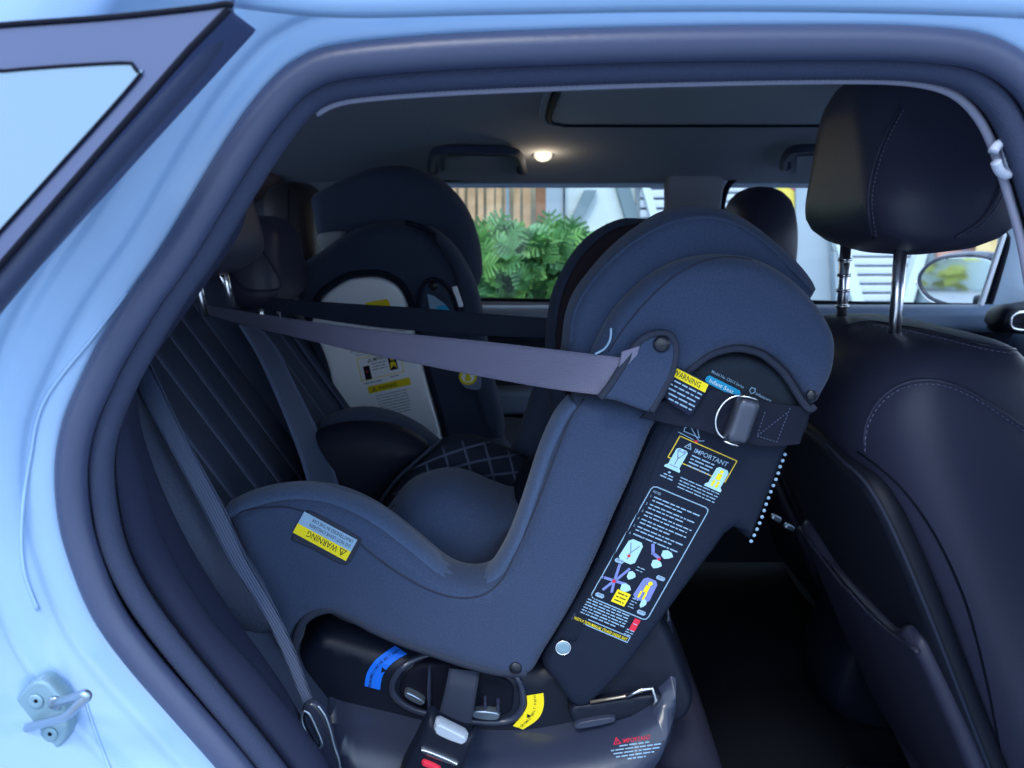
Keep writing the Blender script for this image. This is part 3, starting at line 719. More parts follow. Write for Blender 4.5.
# pale dotted mesh edge
dots = []
q = resample(crom([(786, 448), (782, 459), (779, 466), (776, 476), (771, 488), (766, 501), (760, 519), (754, 533), (750, 541)], False, 6), 6.6, False)
for (a, b) in q[1:]:
    c = P(a+1, b, Y0+.012); dots.append(disc_data(c, (0, -1, 0), .0022, .0015, 8))
part('edge_stitching', mesh(*join(dots)), PR_PALE, NS, 'row of pale dots along the edge', kind='stuff')
# inner shell back panel between the headrest and the instruction panel
inner_px = [(664, 410), (668, 385), (684, 366), (706, 354), (735, 349), (762, 355), (786, 372), (800, 395), (812, 412), (806, 434), (780, 446), (740, 440), (690, 425)]
ibp = part('shell_panel', puffpx(inner_px, Y0+.002, Y0+.09, .012, step=.009), mat('charcoal_mesh', (.020, .028, .042), .75, bump=.6, bscale=900), NS)
IB = bvh(ibp)
# ---- headrest layers
A_px = [(585, 372), (592, 352), (602, 331), (614, 311), (627, 296), (642, 282), (659, 270), (675, 262), (690, 257.5), (706, 255), (721, 254.5), (742, 256), (759, 260), (775, 267), (790, 277), (804, 289), (815, 302), (825, 316), (831, 327), (835, 340), (835, 353), (832, 372), (826, 385), (821, 394), (814, 407), (807, 408), (800, 398), (790, 382), (781, 370), (771, 361), (759, 353), (740, 348.5), (725, 350), (709, 356), (693, 368), (680, 380), (672, 392), (660, 402), (630, 402), (600, 396), (588, 388)]
HA = part('headrest_wing', puffpx(A_px, Y0-.016, Y0+.045, .018, step=.009, sm=5), FABRIC, NS, 'near wing of the padded headrest')
HAB = bvh(HA)
seam(HAB, [(608, 352), (625, 327), (645, 303), (668, 281), (690, 267), (712, 259), (732, 257), (752, 260)], PIPE, NS, r=.0009)
part('wing_binding', tube([(x, Y0-.008, z) for x, z in crom(XZ([(672, 391), (680, 379), (693, 367), (709, 355.5), (725, 350), (740, 348.5), (759, 353), (771, 361), (781, 370), (790, 382), (800, 398), (809, 409), (815, 406)], Y0-.008), False, 6)], .0042, 8), PIPE, NS)
button(HAB, 812, 395, 6, SNAP, NS)
B_px = [(562, 370), (563, 349), (566, 322), (572, 302), (581, 286), (602, 260), (618, 244), (634, 231), (650, 220), (665, 211), (690, 204.5), (715, 206), (730, 210), (745, 217), (760, 227), (774, 238), (790, 252), (802, 264), (812, 277), (817, 287), (816, 298), (800, 305), (770, 320), (740, 330), (700, 350), (640, 375), (600, 385)]
HB = part('headrest_hood', puffpx(B_px, Y0+.02, Y0+.115, .022, step=.010, sm=6, p=2.4), FABRIC, NS, 'outer shell of the headrest')
HBB = bvh(HB)
seam(HBB, [(571, 345), (575, 312), (590, 285), (612, 260), (640, 238), (672, 222), (705, 217), (735, 224), (765, 243), (795, 273), (812, 291)], FABRIC, NS, r=.0022, step=6, name='fold')
# far wing
C_px = [(546, 360), (546, 336), (548, 314), (554, 288), (571, 256), (590, 235), (610, 223), (627, 218), (650, 219), (690, 222), (700, 260), (690, 330), (650, 420), (600, 440), (560, 425), (548, 400)]
part('far_headrest_wing', puffpx(C_px, 1.15, 1.22, .02, step=.010), FABRICDK, NS, 'far wing of the headrest')
Ci = [(556, 350), (557, 322), (562, 295), (576, 264), (594, 243), (612, 230), (630, 225), (665, 228), (660, 330), (620, 410), (570, 400)]
part('wing_lining', puffpx(Ci, 1.141, 1.16, .008, step=.010), BROWNIN, NS, 'brown-black inner lining of the far wing')
part('head_pad', puffpx([(640, 240), (700, 228), (760, 245), (795, 285), (800, 340), (780, 400), (700, 460), (640, 520), (600, 560), (585, 540), (600, 470), (610, 420), (625, 330)], .93, 1.16, .04, step=.015), FABRICDK, NS)
cp = [(603, 325), (611, 329), (614, 336), (610, 345), (604, 352), (596, 356)]
v_ = [hit(HBB, a, b) or hit(HAB, a, b) for a, b in crom([(597, 355), (606, 350), (611, 341), (612, 331)], False, 4)]
v_ = [P(a, b, Y0-.018) for a, b in crom([(595, 354), (604, 349), (610, 340), (611, 328)], False, 5)]
part('pull_loop', tube(v_, .0012, 8), PR_PALE, NS, 'pale elastic loop on the headrest edge')
# ---- far side wall of the shell (same profile at the far side of the seat)
farcov = [(x, z) for x, z in XZ(cover_px, Y0)]
part('far_side_cover', puff(farcov, 1.19, 1.26, .02, step=.016, sm=4), FABRICDK, NS)
# inside of the seat: leg-end pad, quilted insert, crotch pad
leg = part('leg_pad', puffpx([(301, 462), (306, 443), (318, 430), (338, 423), (362, 421), (392, 424), (415, 433), (430, 446), (428, 455), (412, 468), (396, 482), (383, 500), (376, 520), (380, 560), (330, 560), (308, 500)], 1.12, 1.20, .045, step=.012), mat('smooth_black_cover', (.010, .013, .024), .55, bump=.15, bscale=600), NS, 'smooth black padded leg end')
quilt_m = mat('quilted_fabric', (.016, .021, .036), .85, bump=.3, bscale=900)
qu = part('quilted_insert', puffpx([(378, 520), (385, 498), (398, 480), (414, 464), (432, 447), (446, 438), (470, 436), (495, 444), (520, 455), (545, 470), (560, 500), (556, 560), (470, 600), (400, 590), (380, 550)], 1.10, 1.19, .040, step=.012), quilt_m, NS, 'diamond-quilted seat insert')
QB = bvh(qu); qthread = mat('quilt_line', (.075, .09, .14), .8)
for o_, d_ in [((397+i*19, 530-i*2), (26, -95)) for i in range(0)]: pass
for k in range(6):
    a = (400+k*24, 447-k*3 if k < 3 else 440+4*(k-2)); 
    seam(QB, [(418+k*22, 438+k*1.5), (426+k*22, 462+k*3), (432+k*22, 486+k*4), (440+k*22, 510+k*4)], qthread, NS, name='quilting', r=.0020, step=8)
for k in range(5):
    seam(QB, [(395-2*k, 478+k*17), (430, 461+k*16), (470, 447+k*16), (520, 436+k*18)], qthread, NS, name='quilting', r=.0020, step=8)
part('leg_piping', tube([P(a, b, 1.105) for a, b in crom([(380, 506), (384, 496), (396, 480), (412, 465), (430, 449), (440, 440)], False, 5)], .003, 8), PIPE, NS)
ip = part('seat_pad', puffpx([(372, 540), (384, 520), (398, 504), (415, 495), (442, 489), (466, 493), (490, 503), (512, 511), (528, 514), (522, 540), (505, 575), (470, 600), (420, 595), (380, 565)], .93, 1.10, .055, step=.012, p=2.2, Yc=.945), FABRIC, NS)
part('pad_piping', tube([P(a, b, .985) for a, b in crom([(380, 526), (394, 508), (412, 496), (440, 489), (464, 492), (490, 502), (512, 511), (528, 515)], False, 5)], .0035, 8), PIPE, NS)
part('seat_bottom', puffpx([(280, 530), (330, 560), (420, 600), (500, 610), (560, 560), (590, 520), (620, 480), (660, 450), (640, 560), (580, 640), (480, 650), (330, 620)], .87, 1.20, .03, step=.015), FABRICDK, NS)
# harness strap loop
part('harness_strap', ribbon([(548, 447, 1.06, 556, 452, 1.0), (530, 458, 1.05, 540, 468, 1.0), (518, 475, 1.03, 531, 482, .99), (515, 492, 1.0, 529, 496, .97), (520, 506, .98, 533, 503, .95), (530, 512, .96, 538, 508, .93)], .0016), BLACKGAP, NS)
part('pad_corner', puffpx([(519, 522), (530, 512), (536, 516), (530, 530), (522, 536)], .84, .86, .004, step=.005), PIPE, NS)
# ---- strap flap with snap
fl = part('strap_flap', puffpx([(600, 397), (609, 386), (618, 372), (627, 358), (634, 347), (641, 339), (650, 334), (662, 331.5), (671, 335), (677, 345), (677, 358), (673, 374), (667, 386), (660, 399), (653, 410), (646, 411), (632, 406), (615, 400)], Y0-.034, Y0-.022, .006, step=.006, sm=5), FABRIC, NS, 'fabric flap over the tether strap')
part('flap_binding', tube([(x, Y0-.031, z) for x, z in crom(XZ([(600, 398), (609, 387), (618, 373), (627, 359), (634, 348), (641, 340), (650, 335), (662, 333), (670, 336), (675, 345), (675, 358), (671, 374), (665, 386), (658, 399), (651, 411)], Y0-.031), False, 5)], .0042, 8), PIPE, NS)
FB = bvh(fl)
button(FB, 661.5, 344, 8.5, SNAP, NS, h=.0045)
# webbing across the panel with metal adjuster
wb = part('lower_webbing', ribbon([(655, 404, Y0-.012, 640, 418, Y0-.012), (690, 392, Y0-.012, 680, 426, Y0-.010), (712, 390, Y0-.014, 700, 430, Y0-.012), (740, 396, Y0-.016, 726, 438, Y0-.014), (780, 404, Y0-.012, 765, 446, Y0-.010), (812, 408, Y0-.004, 800, 444, Y0-.002)], .002), FABBLK, NS, 'black webbing across the shell')
WBB = bvh(wb)
stitches(WBB, [(765, 412), (757, 436)], THREADLT, NS, gap=3.5); stitches(WBB, [(790, 408), (776, 444)], THREADLT, NS, gap=3.5)
stitches(WBB, [(757, 436), (788, 412)], THREADLT, NS, gap=3.5); stitches(WBB, [(757, 436), (776, 442)], THREADLT, NS, gap=3.5)
adj = part('strap_adjuster', puffpx([(738, 397), (748, 397), (760, 401), (757, 415), (751, 432), (746, 444), (735, 443), (724, 439), (729, 424), (734, 408)], Y0-.036, Y0-.014, .008, step=.005, p=2.2), mat('dark_steel', (.07, .08, .11), .3, metal=.5, bump=.1, bscale=100), NS, 'rolled dark metal adjuster')
part('adjuster_wire', tube([P(a, b, Y0-.026) for a, b in crom([(745, 396), (736, 396), (727, 400), (720, 408), (716, 418), (716, 427), (719, 434), (724, 438)], False, 5)], .0012, 8), CHROME, adj)
part('adjuster_wire', tube([P(a, b, Y0-.034) for a, b in [(724, 441), (731, 444), (738, 446)]], .0012, 8), CHROME, adj)
part('adjuster_wire', tube([P(a, b, Y0-.034) for a, b in [(740, 396), (749, 397), (757, 400)]], .0010, 8), CHROME, adj)
# silver badge
h = hit(PB, 563, 647)
bd = part('badge', mesh(*disc_data(h, (0, -1, 0), .0086, .003, 28, -.2)), STEELPLATE, NS, 'round silver badge')
part('badge_rim', tube([(h.x+.0086*math.cos(t), h.y-.002, h.z+.0086*math.sin(t)) for t in np.linspace(0, 2*math.pi, 28)[:-1]], .001, 6, True), CHROME, bd)

# ---- printing on the black panel
A1 = math.radians(22)
pr = Print(PB, Frame((680, 436), (737, 461), (668, 457), 56, 24))
# frame: u along the print lines, v down the panel; 1 unit = 1 pixel
pr.line(PR_GOLD, [(0, 0), (56, 0), (56, 24), (0, 24)], 1.0, True)
pr.tri(PR_PALE, 8.5, 8, 6); pr.text(PR_PALE, 'IMPORTANT', 17.5, 9.5, 6.6, width=33, bold=.03)
for k in range(4): pr.words(PR_PALE, 18+k*.3, 12.2+k*3.6, 40, 2.3, k)
pr.poly(PR_MINT, [(3, 13), (5, 11), (12, 11), (14, 13), (14, 30), (16, 32), (16, 34), (1, 34), (1, 32), (3, 30)], step=1, lift=.0003)
pr.line(PR_GREY, [(5, 14), (12, 14), (8.5, 22), (5, 14)], .7, lift=.0006); pr.line(PR_GREY, [(8.5, 20), (8.5, 28)], .7, lift=.0006); pr.line(PR_GREY, [(5, 30), (12, 30)], .7, lift=.0006)
pr.ell(PR_LILAC, 6, 12.5, 1.2, .8, lift=.0006); pr.ell(PR_LILAC, 11, 12.5, 1.2, .8, lift=.0006)
pr.poly(PR_MINT, [(43, 15), (45, 12.5), (53, 12.5), (55, 15), (55, 31), (57, 33), (57, 35.5), (41, 35.5), (41, 33), (43, 31)], step=1, lift=.0003)
pr.ell(PR_YEL, 49, 16, 1.7, 1.9, lift=.0006); pr.rect(PR_YEL, 46.8, 18.5, 51.2, 25, lift=.0006); pr.rect(PR_YEL, 46, 26, 48.2, 33, lift=.0006); pr.rect(PR_YEL, 50, 26, 52.2, 33, lift=.0006)
pr.ell(PR_PALE, 8, 37.5, 1.3, 1.0); pr.words(PR_PALE, 4, 40, 13, 2.0, 3); pr.words(PR_PALE, 2, 43, 14, 2.0, 5)
for k in range(4): pr.words(PR_PALE, 19+k*.5, 37+k*3.2, 57, 1.8, 20+k)
# sketch diagram above the box
pr.line(PR_PALE, [(1, -6), (16, -6), (11, -13), (4, -15), (0, -9)], .8, True); pr.line(PR_PALE, [(5, -12), (17, -3), (21, -5)], .8); pr.line(PR_PALE, [(-3, -3), (12, -2)], .7)
pr.ell(PR_RED, 15, -1.5, 1.8, 1.2, lift=.0003)
pr.done(NS)
pr = Print(PB, Frame((653, 485.4), (709.5, 509), (590, 597), 60, 120))
U, V_ = 60, 120
rr = [(0, 4), (1.2, 1.2), (4, 0), (56, 0), (59, 1.2), (60, 4), (60, 116), (58.8, 119), (56, 120), (4, 120), (1.2, 119), (0, 116)]
pr.line(PR_PALE, rr, 1.0, True)
pr.text(PR_PALE, 'NOTES', 3, 6, 3.2, width=8, bold=.02)
vv = 9
for k, n in enumerate((2, 2, 2, 2, 2, 1)):
    pr.text(PR_PALE, str(k+1), 2.5, vv+2.2, 3.2)
    for j in range(n):
        pr.words(PR_PALE, 6.5, vv, 55 if j == 0 else 38+7*(k % 3), 2.1, k*3+j); vv += 3.5
    vv += .9
# four drawings
def seatpic(u, v, wd_, hg, m, yel=False):
    pr.poly(m, [(u, v+3), (u+3, v), (u+wd_-3, v), (u+wd_, v+3), (u+wd_+1, v+hg-3), (u+wd_-2, v+hg), (u+2, v+hg), (u-1, v+hg-3)], step=1, lift=.0002)
    pr.line(PR_GREY, [(u+3, v+4), (u+wd_/2, v+hg*.55), (u+wd_-3, v+4)], .8, lift=.0005); pr.line(PR_GREY, [(u+wd_/2, v+hg*.55), (u+wd_/2, v+hg*.85)], .8, lift=.0005)
    if yel:
        pr.ell(PR_YEL, u+wd_/2+1, v+4.5, 2.2, 2.2, lift=.0008); pr.rect(PR_YEL, u+wd_/2-2, v+7, u+wd_/2+2.5, v+14, lift=.0008)
        pr.rect(PR_YEL, u+wd_/2-4, v+14, u+wd_/2-2, v+21, lift=.0008); pr.rect(PR_YEL, u+wd_/2+1, v+14, u+wd_/2+3, v+21, lift=.0008)
    else: pr.ell(PR_RED, u+wd_/2, v+hg*.7, 1.6, 1.4, lift=.0008)
def pill(u, v): pr.poly(PR_PALE, [(u, v+1), (u+1.2, v-1), (u+8, v-1), (u+9.2, v+1), (u+8, v+3), (u+1.2, v+3)], step=1, lift=.0002); pr.words(PR_GREY, u+2, v, u+8, 1.8, 4, lift=.0005)
seatpic(6, 54, 15, 23, PR_MINT); pr.words(PR_PALE, 9, 49, 18, 1.6, 3)
def hand(u, v, s=1, m=PR_MINT): pr.poly(m, [(u, v), (u+4*s, v-2), (u+9*s, v-1), (u+12*s, v+2), (u+9*s, v+5), (u+5*s, v+7), (u+1*s, v+5)], step=1, lift=.0003)
hand(40, 53); hand(36, 65, .9); pr.line(PR_LILAC, [(29, 52), (33, 59), (40, 61)], 3, lift=.0002); pr.ell(PR_RED, 41, 62, 1.6, 1.4, lift=.0008)
pill(3, 77); pill(47, 77); pr.words(PR_PALE, 26, 76, 34, 1.5, 8); pr.words(PR_PALE, 26, 79, 33, 1.5, 9)
for a, b in (((10, 82), (13, 96)), ((20, 82), (14, 96)), ((1, 98), (13, 97)), ((13, 97), (8, 108)), ((13, 97), (16, 107)), ((13, 97), (24, 96))): pr.line(PR_LILAC, [a, b], 2.6, lift=.0002)
pr.ell(PR_RED, 13, 97.5, 1.8, 1.6, lift=.0008); hand(21, 84, .7); hand(21, 97, .9)
seatpic(37, 82, 15, 23, PR_LILAC, True); hand(46, 104, .5)
pr.rect(PR_YEL, 20, 103, 34, 116, lift=.0003)
for k, t_ in enumerate(('WHEN IN', 'DOUBT ASK', 'RETAILER')): pr.words(PR_BLK, 22, 105.5+k*3.6, 32, 1.8, k, lift=.0006)
pill(3, 114); pill(47, 114)
for k in range(4): pr.words(PR_PALE, 37, 105+k*2.9, 43, 1.5, 40+k)
for k in range(6): pr.words(PR_PALE, -1, 121.8+k*2.8, 44+(-6 if k == 5 else 0), 2.0, 60+k)
pr.rect(PR_RED, 49, 122, 55, 134, lift=.0003); pr.words(PR_PALE, 50, 127, 54, 1.3, 2, lift=.0006)
for k in range(3): pr.words(PR_PALE, 47, 134+k*2.4, 55, 1.5, 80+k)
pr.line(PR_PALE, [(-5, 140), (54, 140.5), (54, 146), (-5, 145.5)], .9, True)
pr.text(PR_YEL, 'INSTRUCTION MANUAL STORED UNDER SEAT', -3.5, 145, 4.0, width=56, bold=.03)
pr.done(NS)
# text on the shell panel
pr = Print(IB, Frame((712, 366), (772, 396), (706, 378), 67, 13))
pr.text(PR_PALE, 'Model No. CS013 Series', 2, 6, 4.0, width=36, bold=.02)
pr.poly(PR_CYAN, [(0, 11.5), (2, 9.2), (36, 9.2), (38, 11.5), (38, 15), (36, 17), (2, 17), (0, 15)], step=1)
pr.text(PR_WHITE, 'Infant Seat', 4, 15.2, 5.6, width=27, bold=.04)
pr.line(PR_PALE, [(45, 1.5), (49, 1), (50, 4.5), (47.5, 7), (44.5, 5), (45, 1.5)], .9); pr.text(PR_PALE, 'infasecure', 51.5, 6, 4.2, width=17, bold=.04)
pr.done(NS)
# warning tag hanging at the flap
tg = part('warning_tag', puffpx([(670, 366), (674.5, 365.5), (692, 374), (709, 384), (703, 396), (697, 406), (690, 416), (682, 411), (673, 405), (664, 396), (664, 386)], Y0-.020, Y0-.0185, .0007, step=.005, sm=3), LABELINK, NS, 'dark tag with a yellow WARNING band')
TG = bvh(tg)
pr = Print(TG, Frame((674.5, 367), (708.5, 384.5), (665, 389), 38, 24), off=.0004)
pr.rect(PR_YEL, 0, 0, 38, 9); pr.text(PR_BLK, 'WARNING', 1, 7.2, 8.0, width=30, bold=.05)
for k in range(5): pr.words(PR_PALE, -1+k*2.0, 11.5+k*4.6, 36-k*.6, 2.7, k+3)
pr.done(NS)
# upside-down warning label on the near side cover
lb = part('warning_label', puffpx([(291, 538), (305, 513), (310, 511), (335, 522), (360, 537), (362, 541), (351, 562), (347, 565), (338, 563), (312, 549), (291, 540)], Y0-.002, Y0+.006, .002, step=.005, sm=4), PIPE, NS, 'upside-down yellow and pale blue WARNING label')
LBB = bvh(lb)
pr = Print(LBB, Frame((345.8, 561), (292.8, 532.5), (357.4, 540), 60, 24), off=.0004)
pr.rect(PR_YEL, 0, 0, 60, 10.5); pr.rect(PR_PALE, 0, 10.5, 60, 24)
pr.tri(PR_BLK, 4, 9, 7); pr.text(PR_BLK, 'WARNING', 13, 9.2, 9.0, width=34, bold=.03)
pr.text(PR_BLK, 'DO NOT LEAVE CHILDREN', 3, 16.5, 5.0, width=46, bold=.02); pr.text(PR_BLK, 'UNATTENDED IN THE CAR', 3, 22, 5.0, width=46, bold=.02)
pr.done(NS)
# stickers on the base
pr = Print(NBB, ID, off=.0016)
def band(m, oa, ia):
    n = len(oa); K = 5; V = [(a[0]+(b[0]-a[0])*j/K, a[1]+(b[1]-a[1])*j/K) for a, b in zip(oa, ia) for j in range(K+1)]
    pr.add(m, V, [(i*(K+1)+j, i*(K+1)+j+1, (i+1)*(K+1)+j+1, (i+1)*(K+1)+j) for i in range(n-1) for j in range(K)])
oa = crom([(364.5, 686), (367, 673), (376.5, 659), (395, 645.5)], False, 4); ia = crom([(380, 690), (383, 675), (393, 662.5), (407, 654)], False, 4)
band(PR_BLUE, oa, ia)
mid = [((a[0]+b[0])/2, (a[1]+b[1])/2) for a, b in zip(oa, ia)]
def arctext(pr, m, s, path, size, lift=.0004):
    q = resample(path, .5, False); L = len(q); n = len(s)
    for i, ch in enumerate(s):
        if ch == ' ': continue
        k = int((i+.5)/n*(L-1)); k2 = min(L-1, k+4); k1 = max(0, k-4)
        ang = math.atan2(q[k2][1]-q[k1][1], q[k2][0]-q[k1][0])
        pr.text(m, ch, q[k][0]-math.cos(ang)*size*.3-math.sin(ang)*-size*.3, q[k][1]-math.sin(ang)*size*.3+math.cos(ang)*size*.3, size, lift, ang=ang)
mo = [(a[0]*.78+b[0]*.22, a[1]*.78+b[1]*.22) for a, b in zip(oa, ia)]
arctext(pr, PR_BLK, 'REARWARD FACING BELT PATH', mid, 4.2)
pr.poly(PR_BLK, [(382, 667), (387, 671), (381, 673)], lift=.0004, step=1)
oa = crom([(526.7, 695.7), (527, 706), (522, 715), (513, 726)], False, 4); ia = crom([(543.3, 693), (543.7, 706), (538, 719), (523, 729.5)], False, 4)
band(PR_YEL, oa, ia)
mid = [((a[0]+b[0])/2+2, (a[1]+b[1])/2+1) for a, b in zip(oa, ia)]
arctext(pr, PR_BLK, 'FORWARD BELT PATH', mid[::-1], 3.6); pr.poly(PR_BLK, [(527, 714), (532, 716), (527, 718)], lift=.0004, step=1)
pr.done(NS)
pr = Print(LB, Frame((608, 740), (658, 733), (611, 757), 50, 17), off=.0006)
pr.tri(PR_RED, 5, 5, 7); pr.text(PR_RED, 'IMPORTANT', 14, 5, 6.0, width=28, bold=.04)
for k, (a, b) in enumerate(((10, 40), (1, 52), (3, 49), (5, 44), (16, 34))): pr.words(PR_PALE, a, 6.8+k*3.4, b, 2.3, k)
pr.done(NS)

# ------------------------------------------------------------------ far child seat
FS = thing('child_seat', 'dark forward-facing child seat at the far window with a white side panel', 'child seat', (-.15, 1.75, .65))
Yf = 1.60
part('headrest_hood', puffpx([(311, 198), (320, 190), (340, 180), (362, 170), (385, 165.5), (408, 166), (430, 173), (448, 185), (462, 200), (472, 218), (479, 240), (482, 260), (482, 275), (478, 286), (472, 300), (455, 330), (400, 320), (330, 300), (322, 260), (316, 232)], Yf+.07, Yf+.17, .035, step=.014), FABRICDK, FS, 'rounded outer hood of the headrest')
mn = part('side_cover', puffpx([(296, 272), (302, 262), (320, 251), (345, 233), (368, 224), (392, 221), (414, 224), (434, 234), (452, 252), (466, 276), (476, 300), (484, 340), (494, 390), (505, 440), (520, 470), (500, 520), (440, 520), (380, 500), (350, 470), (330, 430), (318, 380), (306, 330), (297, 300)], Yf, Yf+.12, .03, step=.014), FABRICDK, FS)
MB_ = bvh(mn)
wp_px = [(312, 323), (318, 306), (326, 294), (345, 281), (360, 277.5), (378, 277.5), (394, 284), (404, 296), (411, 318), (418, 348), (428, 385), (443, 442), (436, 470), (370, 470), (352, 440), (338, 405), (326, 360)]
wpn = part('side_panel', puffpx(wp_px, Yf-.012, Yf+.02, .006, step=.014), WHITEPL, FS, 'white plastic side panel with printed labels')
part('panel_binding', tube([P(a, b, Yf-.004) for a, b in crom([(308, 325), (315, 303), (324, 290), (344, 277), (360, 273), (380, 273), (397, 280), (408, 294), (415, 318), (422, 348), (432, 385), (447, 440)], False, 5)], .006, 8), FABBLK, FS)
part('hood_binding', tube([P(a, b, Yf) for a, b in crom([(405, 222), (428, 230), (446, 246), (460, 268), (470, 295), (478, 335), (486, 380)], False, 5)], .005, 8), FABBLK, FS)
part('edge_wing', puffpx([(425, 225), (445, 236), (462, 256), (476, 285), (484, 320), (492, 370), (505, 430), (490, 440), (474, 400), (464, 340), (456, 290), (444, 255)], Yf-.01, Yf+.06, .014, step=.012), FABRICDK, FS)
part('lower_seat', puffpx([(330, 440), (430, 450), (500, 440), (560, 450), (600, 470), (600, 600), (340, 600)], Yf+.02, Yf+.40, .05, step=.03), FABRICDK, FS)
WPB = bvh(wpn)
part('hood_lining', puffpx([(318, 234), (345, 232), (340, 246), (325, 256), (320, 248)], Yf+.05, Yf+.075, .004), mat('pale_lining', (.32, .33, .36), .7), FS, 'pale lining under the hood')
button(MB_, 321, 297, 4.5, GLOSSBLK, FS)
pk = part('strap_flap', puffpx([(420, 300), (423, 286), (431, 280), (440, 282), (449, 292), (456, 310), (458, 326), (446, 331), (424, 330), (419, 318)], Yf-.016, Yf+.006, .006, step=.008), FABRICDK, FS)
PKB = bvh(pk)
part('flap_binding', tube([P(a, b, Yf-.014) for a, b in crom([(420, 322), (418, 300), (424, 284), (434, 279), (446, 285), (455, 300), (460, 326)], False, 5)], .0035, 8), FABBLK, FS)
button(PKB, 433.5, 285.5, 4.3, SNAP, FS, h=.006)
pr = Print(PKB, ID, off=.001)
pr.poly(PR_PALE, [(427, 294), (434, 296), (445, 304), (450, 311), (430, 310)], step=1); pr.poly(PR_CYAN, [(436, 306), (446, 305), (450, 311), (437, 311)], step=1, lift=.001)
pr.done(FS)
part('fabric_tag', puffpx([(452, 287), (457, 286), (463, 304), (463, 307), (458, 307)], Yf-.014, Yf-.011, .001, step=.008, corner=True), PR_WHITE, FS, 'small white woven tag')
# round yellow sticker on the belt guide
ws = puffpx([(460, 372), (478, 368), (481, 384), (478, 390), (466, 388), (460, 382)], Yf-.016, Yf-.010, .002, step=.008)
wso = part('sticker_plate', ws, PR_GREY, FS)
pr = Print(bvh(wso), ID, off=.001)
pr.ell(PR_YEL, 468, 377, 9, 8); pr.ell(PR_WHITE, 468, 377, 6.5, 5.6, lift=.001); pr.ell(PR_YEL, 468, 375, 2.4, 2.2, lift=.002); pr.rect(PR_YEL, 465, 377, 471, 381, lift=.002)
pr.done(FS)
pr = Print(WPB, Frame((357, 359), (399, 349.5), (362, 381), 43, 23), off=.001)
pr.line(PR_YEL, [(0, 0), (43, 0), (43, 23), (0, 23)], .7, True)
pr.tri(PR_BLK, 10, 6, 4); pr.text(PR_BLK, 'IMPORTANT', 15, 6, 5, width=20, bold=.03)
for k in range(3): pr.words(PR_GREY, 13, 8+k*3, 28, 1.4, k)
pr.rect(PR_BLK, 4, 9, 10.5, 23, lift=.0005); pr.ell(PR_RED, 7.2, 15, 1, 1, lift=.001); pr.rect(PR_BLK, 30, 5, 38, 19, lift=.0005); pr.ell(PR_YEL, 34, 8, 1.8, 1.8, lift=.001); pr.poly(PR_YEL, [(31.5, 11), (36.5, 11), (37, 18), (34, 14), (31, 18)], step=1, lift=.001)
pr.words(PR_GREY, 0, -6, 36, 1.2, 3); pr.words(PR_GREY, 0, -3.5, 24, 1.2, 4); pr.words(PR_GREY, 2, 26, 20, 1.6, 5); pr.words(PR_GREY, 28, 25, 37, 1.4, 6)
pr.line(PR_GREY, [(-4, -8), (-2, -14), (4, -17), (8, -13), (6, -9)], .6, True); pr.ell(PR_GREY, 18, -13, 6, 3.4); pr.ell(PR_RED, 10, -15, 1.4, 1, lift=.001)
pr.rect(PR_YEL, 4, 30, 47, 37.5); pr.tri(PR_BLK, 8, 36, 4.5, lift=.0005); pr.text(PR_BLK, 'WARNING', 14, 36, 6, width=19, bold=.05)
for k in range(8): pr.words(PR_GREY, 10+k*.4, 41+k*3.0, 42, 1.2, 30+k)
pr.done(FS)
pr = Print(WPB, ID, off=.001)
pr.poly(PR_YEL, [(365, 303), (386, 299), (389, 301), (391, 309), (370, 313)], step=1)
pr.line(PR_GREY, [(345, 320), (372, 321), (408, 330)], .8); pr.line(PR_GREY, [(346, 323), (405, 331)], .6); pr.words(PR_GREY, 322, 315, 350, 1, 3)
pr.done(FS)
# ------------------------------------------------------------------ front seats
def sect(z, xr, dep, yc, hw, n=44, e=3.6):
    r = []
    for k in range(n):
        t = 2*math.pi*k/n; c, s = math.cos(t), math.sin(t)
        r.append(Vector((xr+dep/2-dep/2*math.copysign(abs(c)**(2/e), c), yc+hw*math.copysign(abs(s)**(2/e), s), z)))
    return r
def loft(secs, n=44, e=3.6):
    a = crom(secs, False, 6); R = [sect(*s, n=n, e=e) for s in a]; V = [p for r in R for p in r]; F = []
    for i in range(len(R)-1):
        for k in range(n): q = i*n+k; w_ = i*n+(k+1) % n; F.append((q, w_, w_+n, q+n))
    V.append(sum(R[0], Vector())/n); V.append(sum(R[-1], Vector())/n); L = len(R)
    for k in range(n): F.append((k, (k+1) % n, L*n)); F.append(((L-1)*n+k, (L-1)*n+(k+1) % n, L*n+1))
    return mesh(V, F)
def copy_tree(o, parent=None, off=None):
    c = o.copy(); COL.objects.link(c); c.parent = parent
    if off is not None: c.location = o.location+off
    for ch in list(o.children): copy_tree(ch, c)
    return c
FSE = thing('front_seat', 'large dark leather front seat on the right, its backrest filling the foreground', 'front seat', (.75, 1.03, .36))
bk = part('backrest', loft([(.38, .74, .27, 1.04, .235), (.50, .665, .27, 1.04, .245), (.67, .578, .27, 1.04, .25), (.85, .492, .27, 1.04, .25), (.98, .432, .26, 1.035, .245), (1.06, .402, .24, 1.03, .235), (1.115, .402, .22, 1.02, .215), (1.150, .425, .17, 1.01, .19), (1.168, .452, .12, 1.005, .16), (1.173, .475, .06, 1.00, .10)]), LEATHER, FSE)
KB = bvh(bk)
s1 = [(1030, 352), (985, 345), (940, 334), (900, 326), (870, 322), (845, 326)]
seam(KB, s1, LEATHER, FSE, r=.0022); stitches(KB, [(a, b+4) for a, b in s1], THREAD, FSE, gap=6)
s2 = [(864, 448), (866, 425), (878, 402), (898, 386), (922, 380), (948, 383), (980, 398), (1030, 432)]
